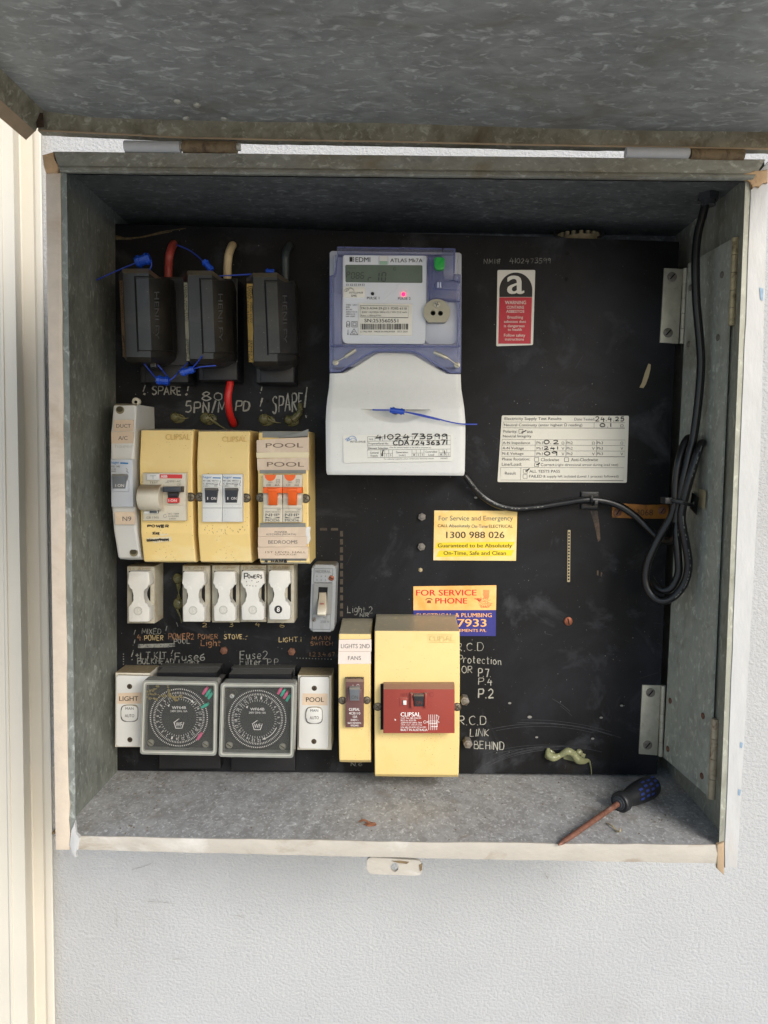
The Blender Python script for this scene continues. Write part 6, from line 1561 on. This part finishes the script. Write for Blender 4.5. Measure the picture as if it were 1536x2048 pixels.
along(path, .03, .15, 34); along(path, .50, .56, 18, .0036); along(path, .60, .70, 26, .0036); along(path2, .12, .4, 14, .0036)
part('printing', mb, M['chalk_grey'], root)
def mount(label, q, d, holes, tilt=None):
    root = thing('cable_tie_mount', label, 'cable mount', P(q[2][0], q[2][1], d), 'black cable tie mounts')
    mb = MB(); mb.prism(q, d + .003, d, bevel=.0006) if not tilt else None
    return root, mb
root, mb = mount('black square cable mount under the test results sticker', [(1163, 983.5), (1198, 984), (1198, 1018), (1162.5, 1017.5)], 0, [])
mb.rect(1166, 987, 1195, 1014.5, .0034, .003); part('base', mb, M['black'], root)
mb = MB()
for a in ((1170, 991), (1192, 991), (1170, 1011), (1192, 1011)): mb.line([a, (1181, 1001)], 5, .0044)
mb.rect(1176, 996, 1194, 1007, .0062, .003, bevel=.0006); part('saddle', mb, M['black'], root)
mb = MB(); mb.rect(1189, 1001, 1197, 1010, .0165, .004, bevel=.0006); mb.tube([P(1184, 992, .006), P(1184, 996, .0165), P(1184.5, 1005, .0165), P(1185, 1010, .008)], .0011, 6)
part('tie_strap', mb, M['black'], root)
root = thing('cable_tie_mount', 'black diamond shaped cable mount on the hinged flap beside the coil', 'cable mount', P(1392, 1029, .05), 'black cable tie mounts')
def onf(u, v, h):
    r = ray(u, v); t = (F[0] + nrm * h - CAM).dot(nrm) / r.dot(nrm); return CAM + r * t
mb = MB()
qm = [(1379, 1016), (1384, 984), (1397, 994), (1393, 1030)]
fr = [onf(u, v, .006) for u, v in qm]; bk2 = [onf(u, v, .0004) for u, v in qm]
mb.prism_w(fr, bk2, bevel=.0006); part('base', mb, M['black'], root)
mb = MB(); mb.poly([onf(u, v, .0063) for u, v in ((1385.5, 1004), (1388.5, 1003), (1387.5, 1013), (1384.5, 1012))]); part('slot', mb, M['flap_zinc'], root)
tie = thing('cable_tie', 'black zip tie binding the coiled cable', 'cable tie', P(1360, 1012, .06))
mb = MB(); mb.tube([P(1337, 998, .060), P(1346, 1001, .0665), P(1358, 1003.5, .0685), P(1368, 1006, .0690), P(1378, 1009, .064), P(1386, 1011, .055)], .0016, 8); part('strap', mb, M['black'], tie)
mb = MB(); mb.rect(1330.5, 995, 1345, 1008, .0660, .054, bevel=.001); part('head', mb, mat('tie_head', (46, 46, 46), .35), tie)

# gland and conduit adaptor
root = thing('cable_gland', 'black cable gland in the roof of the box', 'gland', P(1417, 370, .067))
mb = MB()
zt_ = P(1400, 330, .10).z
c = P(1416, 402, .067)
def vcyl(mb, x, y, z0, z1, r, n, mi=0):
    a = [mb.bm.verts.new((x + math.cos(2 * math.pi * i / n + .3) * r, y + math.sin(2 * math.pi * i / n + .3) * r, z0)) for i in range(n)]
    b = [mb.bm.verts.new((v.co.x, v.co.y, z1)) for v in a]
    for i in range(n): mb.face([a[i], a[(i + 1) % n], b[(i + 1) % n], b[i]], mi)
    mb.face(list(reversed(a)), mi); mb.face(b, mi)
vcyl(mb, c.x, c.y, c.z, c.z + .055, .0088, 6); vcyl(mb, c.x, c.y, c.z - .004, c.z, .0062, 16)
part('nut', mb, mat('gland_black', (60, 60, 60), .25), root, smooth=20)
root = thing('conduit_adaptor', 'dusty cream ribbed conduit end behind the top edge of the panel', 'conduit', P(1157, 480, -.03))
mb = MB(); c = P(1157, 476, -.025)
for i in range(16):
    a = 2 * math.pi * i / 16; vcyl(mb, c.x + math.cos(a) * .018, c.y + math.sin(a) * .010, c.z - .03, c.z + .004, .0022, 8)
vcyl(mb, c.x, c.y, c.z - .03, c.z - .001, .018, 24)
part('ribbed_ring', mb, mat('dusty_cream', (150, 134, 100), .7, var=.2, vscale=200), root)
mb = MB(); mb.tube([P(1157 + math.cos(2 * math.pi * i / 24) * 50, 468 + math.sin(2 * math.pi * i / 24) * 11, -.028 + .014 * math.sin(2 * math.pi * i / 24)) for i in range(25)], .0012, 8, sub=1); part('flange_ring', mb, mat('dark_ring', (70, 68, 62), .6), root)

# sealant, screwdriver, debris
mb = MB(); mb.tube([P(1097, 1497, .001), P(1097, 1508, .005), P(1106, 1515, .007), P(1120, 1511, .006), P(1135, 1503, .008), P(1147, 1508, .007), P(1156, 1519, .007), P(1166, 1522, .005), P(1175, 1521, .003), P(1180, 1524, .0015)], .003, 12, radii=[.0016, .0036, .0040, .0026, .0038, .0036, .0042, .0034, .0020, .0006])
mb.tube([P(1179, 1522, .002), P(1182, 1536, .0012), P(1183, 1550, .0010)], .0008, 6, radii=[.0010, .0006, .0004])
mb.blob(P(1158, 1505, .002), .004, .003, .0035, jit=.1); mb.blob(P(1101, 1510, .0005), .0058, .0012, .0052, jit=.15); mb.blob(P(1150, 1513, .0005), .011, .0010, .005, jit=.15)
o = part('sealant_bead', mb, M['silicone'], None, smooth=80); tag(o, 'wavy greenish sealant bead with a thin drip on the lower right of the panel', 'sealant')
FZ = (FL[0] + FL[1]) / 2
def floor_z(x):
    return lerp(FL[0], FL[1], (x - Pw((152, 1673), D).x) / (Pw((1438, 1692), D).x - Pw((152, 1673), D).x))
xa = PZ(1310, 1565, FZ).x; fz = floor_z(xa)
root = thing('screwdriver', 'rusty screwdriver with a black and blue handle lying on the box floor', 'screwdriver', PZ(1240, 1620, fz))
hA, hB, tip = PZ(1304, 1571, fz + .0100), PZ(1238, 1606, fz + .0085), PZ(1117, 1690, fz + .0024)
ax = (hB - hA).normalized()
def hp(t): return lerp(hA, hB, t)
mb = MB()
prof = [(-.08, .002), (-.07, .0085), (0, .0120), (.12, .0132), (.35, .0132), (.55, .0118), (.72, .0098), (.82, .0092), (.86, .0100), (.88, .0118), (.97, .0118), (1.0, .0108)]
mb.tube([hp(t) for t, _ in prof], .01, 24, sub=2, radii=[r * .77 for _, r in prof])
hd = part('handle', mb, mat('screwdriver_grip', (26, 27, 30), .5, var=.1, specks=((100, 98, 92), 300, .07)), root, smooth=40)
mb = MB(); mb.tube([hp(.99), hp(1.02)], .0060, 18, sub=1); mb.tube([hp(1.01), hp(1.05)], .0042, 18, sub=1); part('collar', mb, mat('grip_collar', (54, 58, 62), .4), hd)
mb = MB(); t0 = hp(1.0); tv = tip - t0
mb.tube([t0, t0 + tv * .3, t0 + tv * .8, t0 + tv * .93, tip], .0032, 14, sub=2, radii=[.0024, .0024, .0023, .0020, .0006]); part('shaft', mb, mat('rusty_shaft', (124, 84, 68), .5, .35, var=.2, vscale=200, dirt=[((82, 52, 40), 160, .52, .7), ((150, 132, 120), 110, .6, .75)]), root)
mb = MB()
side = ax.cross(Vector((0, 0, 1))).normalized(); up_ = side.cross(ax).normalized()
toc = (CAM - hp(.3)); 
ang0 = math.atan2(toc.dot(up_), toc.dot(side))
for i, da in enumerate((-.62, -.22, .2, .6)):
    for j, t in enumerate((.02, .17, .32, .47)):
        if (i, j) in ((0, 3), (3, 0)): continue
        vsx = []
        for tt, aa in ((t, -.10), (t + .09, -.10), (t + .09, .10), (t, .10)):
            rad_ = .0103 if tt < .4 else lerp(.0103, .0094, (tt - .4) / .18)
            a = ang0 + da + aa + (j % 2) * .08
            vsx.append(hp(tt + .02 * i) + (side * math.cos(a) + up_ * math.sin(a)) * (rad_ + .0001))
        mb.poly(vsx)
part('grip_pad', mb, mat('blue_pad', (40, 58, 126), .45), hd)
mb = MB(); c = PZ(742, 1648, floor_z(0) + .001); mb.blob(c, .005, .003, .0015, jit=.4); mb.tube([c, c + Vector((-.006, .001, .003)), c + Vector((-.010, .002, .001))], .0009, 6)
o = part('leaf_fragment', mb, M['wood_speck'], None); tag(o, 'small brown leaf fragment on the floor below the large yellow cover', 'leaf')
mb = MB(); zz = floor_z(.2) + .0012; mb.tube([PZ(1215, 1646, zz), PZ(1225, 1652, zz + .001), PZ(1233, 1662, zz), PZ(1240, 1662, zz + .002), PZ(1240, 1657, zz + .003)], .0007, 6)
o = part('dry_stalk', mb, M['beige'], None); tag(o, 'thin curled dry stalk on the floor under the screwdriver', 'plant debris')
mb = MB()
for k in range(190):
    u = random.choice((random.uniform(1300, 1400), random.uniform(300, 1400), random.uniform(236, 330), random.uniform(300, 1400))); v = 1550 + 130 * random.random() ** 2.2
    p = PZ(u, v, FZ)
    if p.y > -.004 or p.y < -.128 or p.x > .24: continue
    p.z = floor_z(p.x) + .0003; mb.blob(p, random.uniform(.0003, .0011), random.uniform(.0003, .0011), .0004, jit=.4)
o = part('floor_grit', mb, mat('grit', (120, 108, 92), .9, var=.4, vscale=500), None); tag(o, 'scattered grit and crumbs on the box floor', 'grit'); o['kind'] = 'stuff'
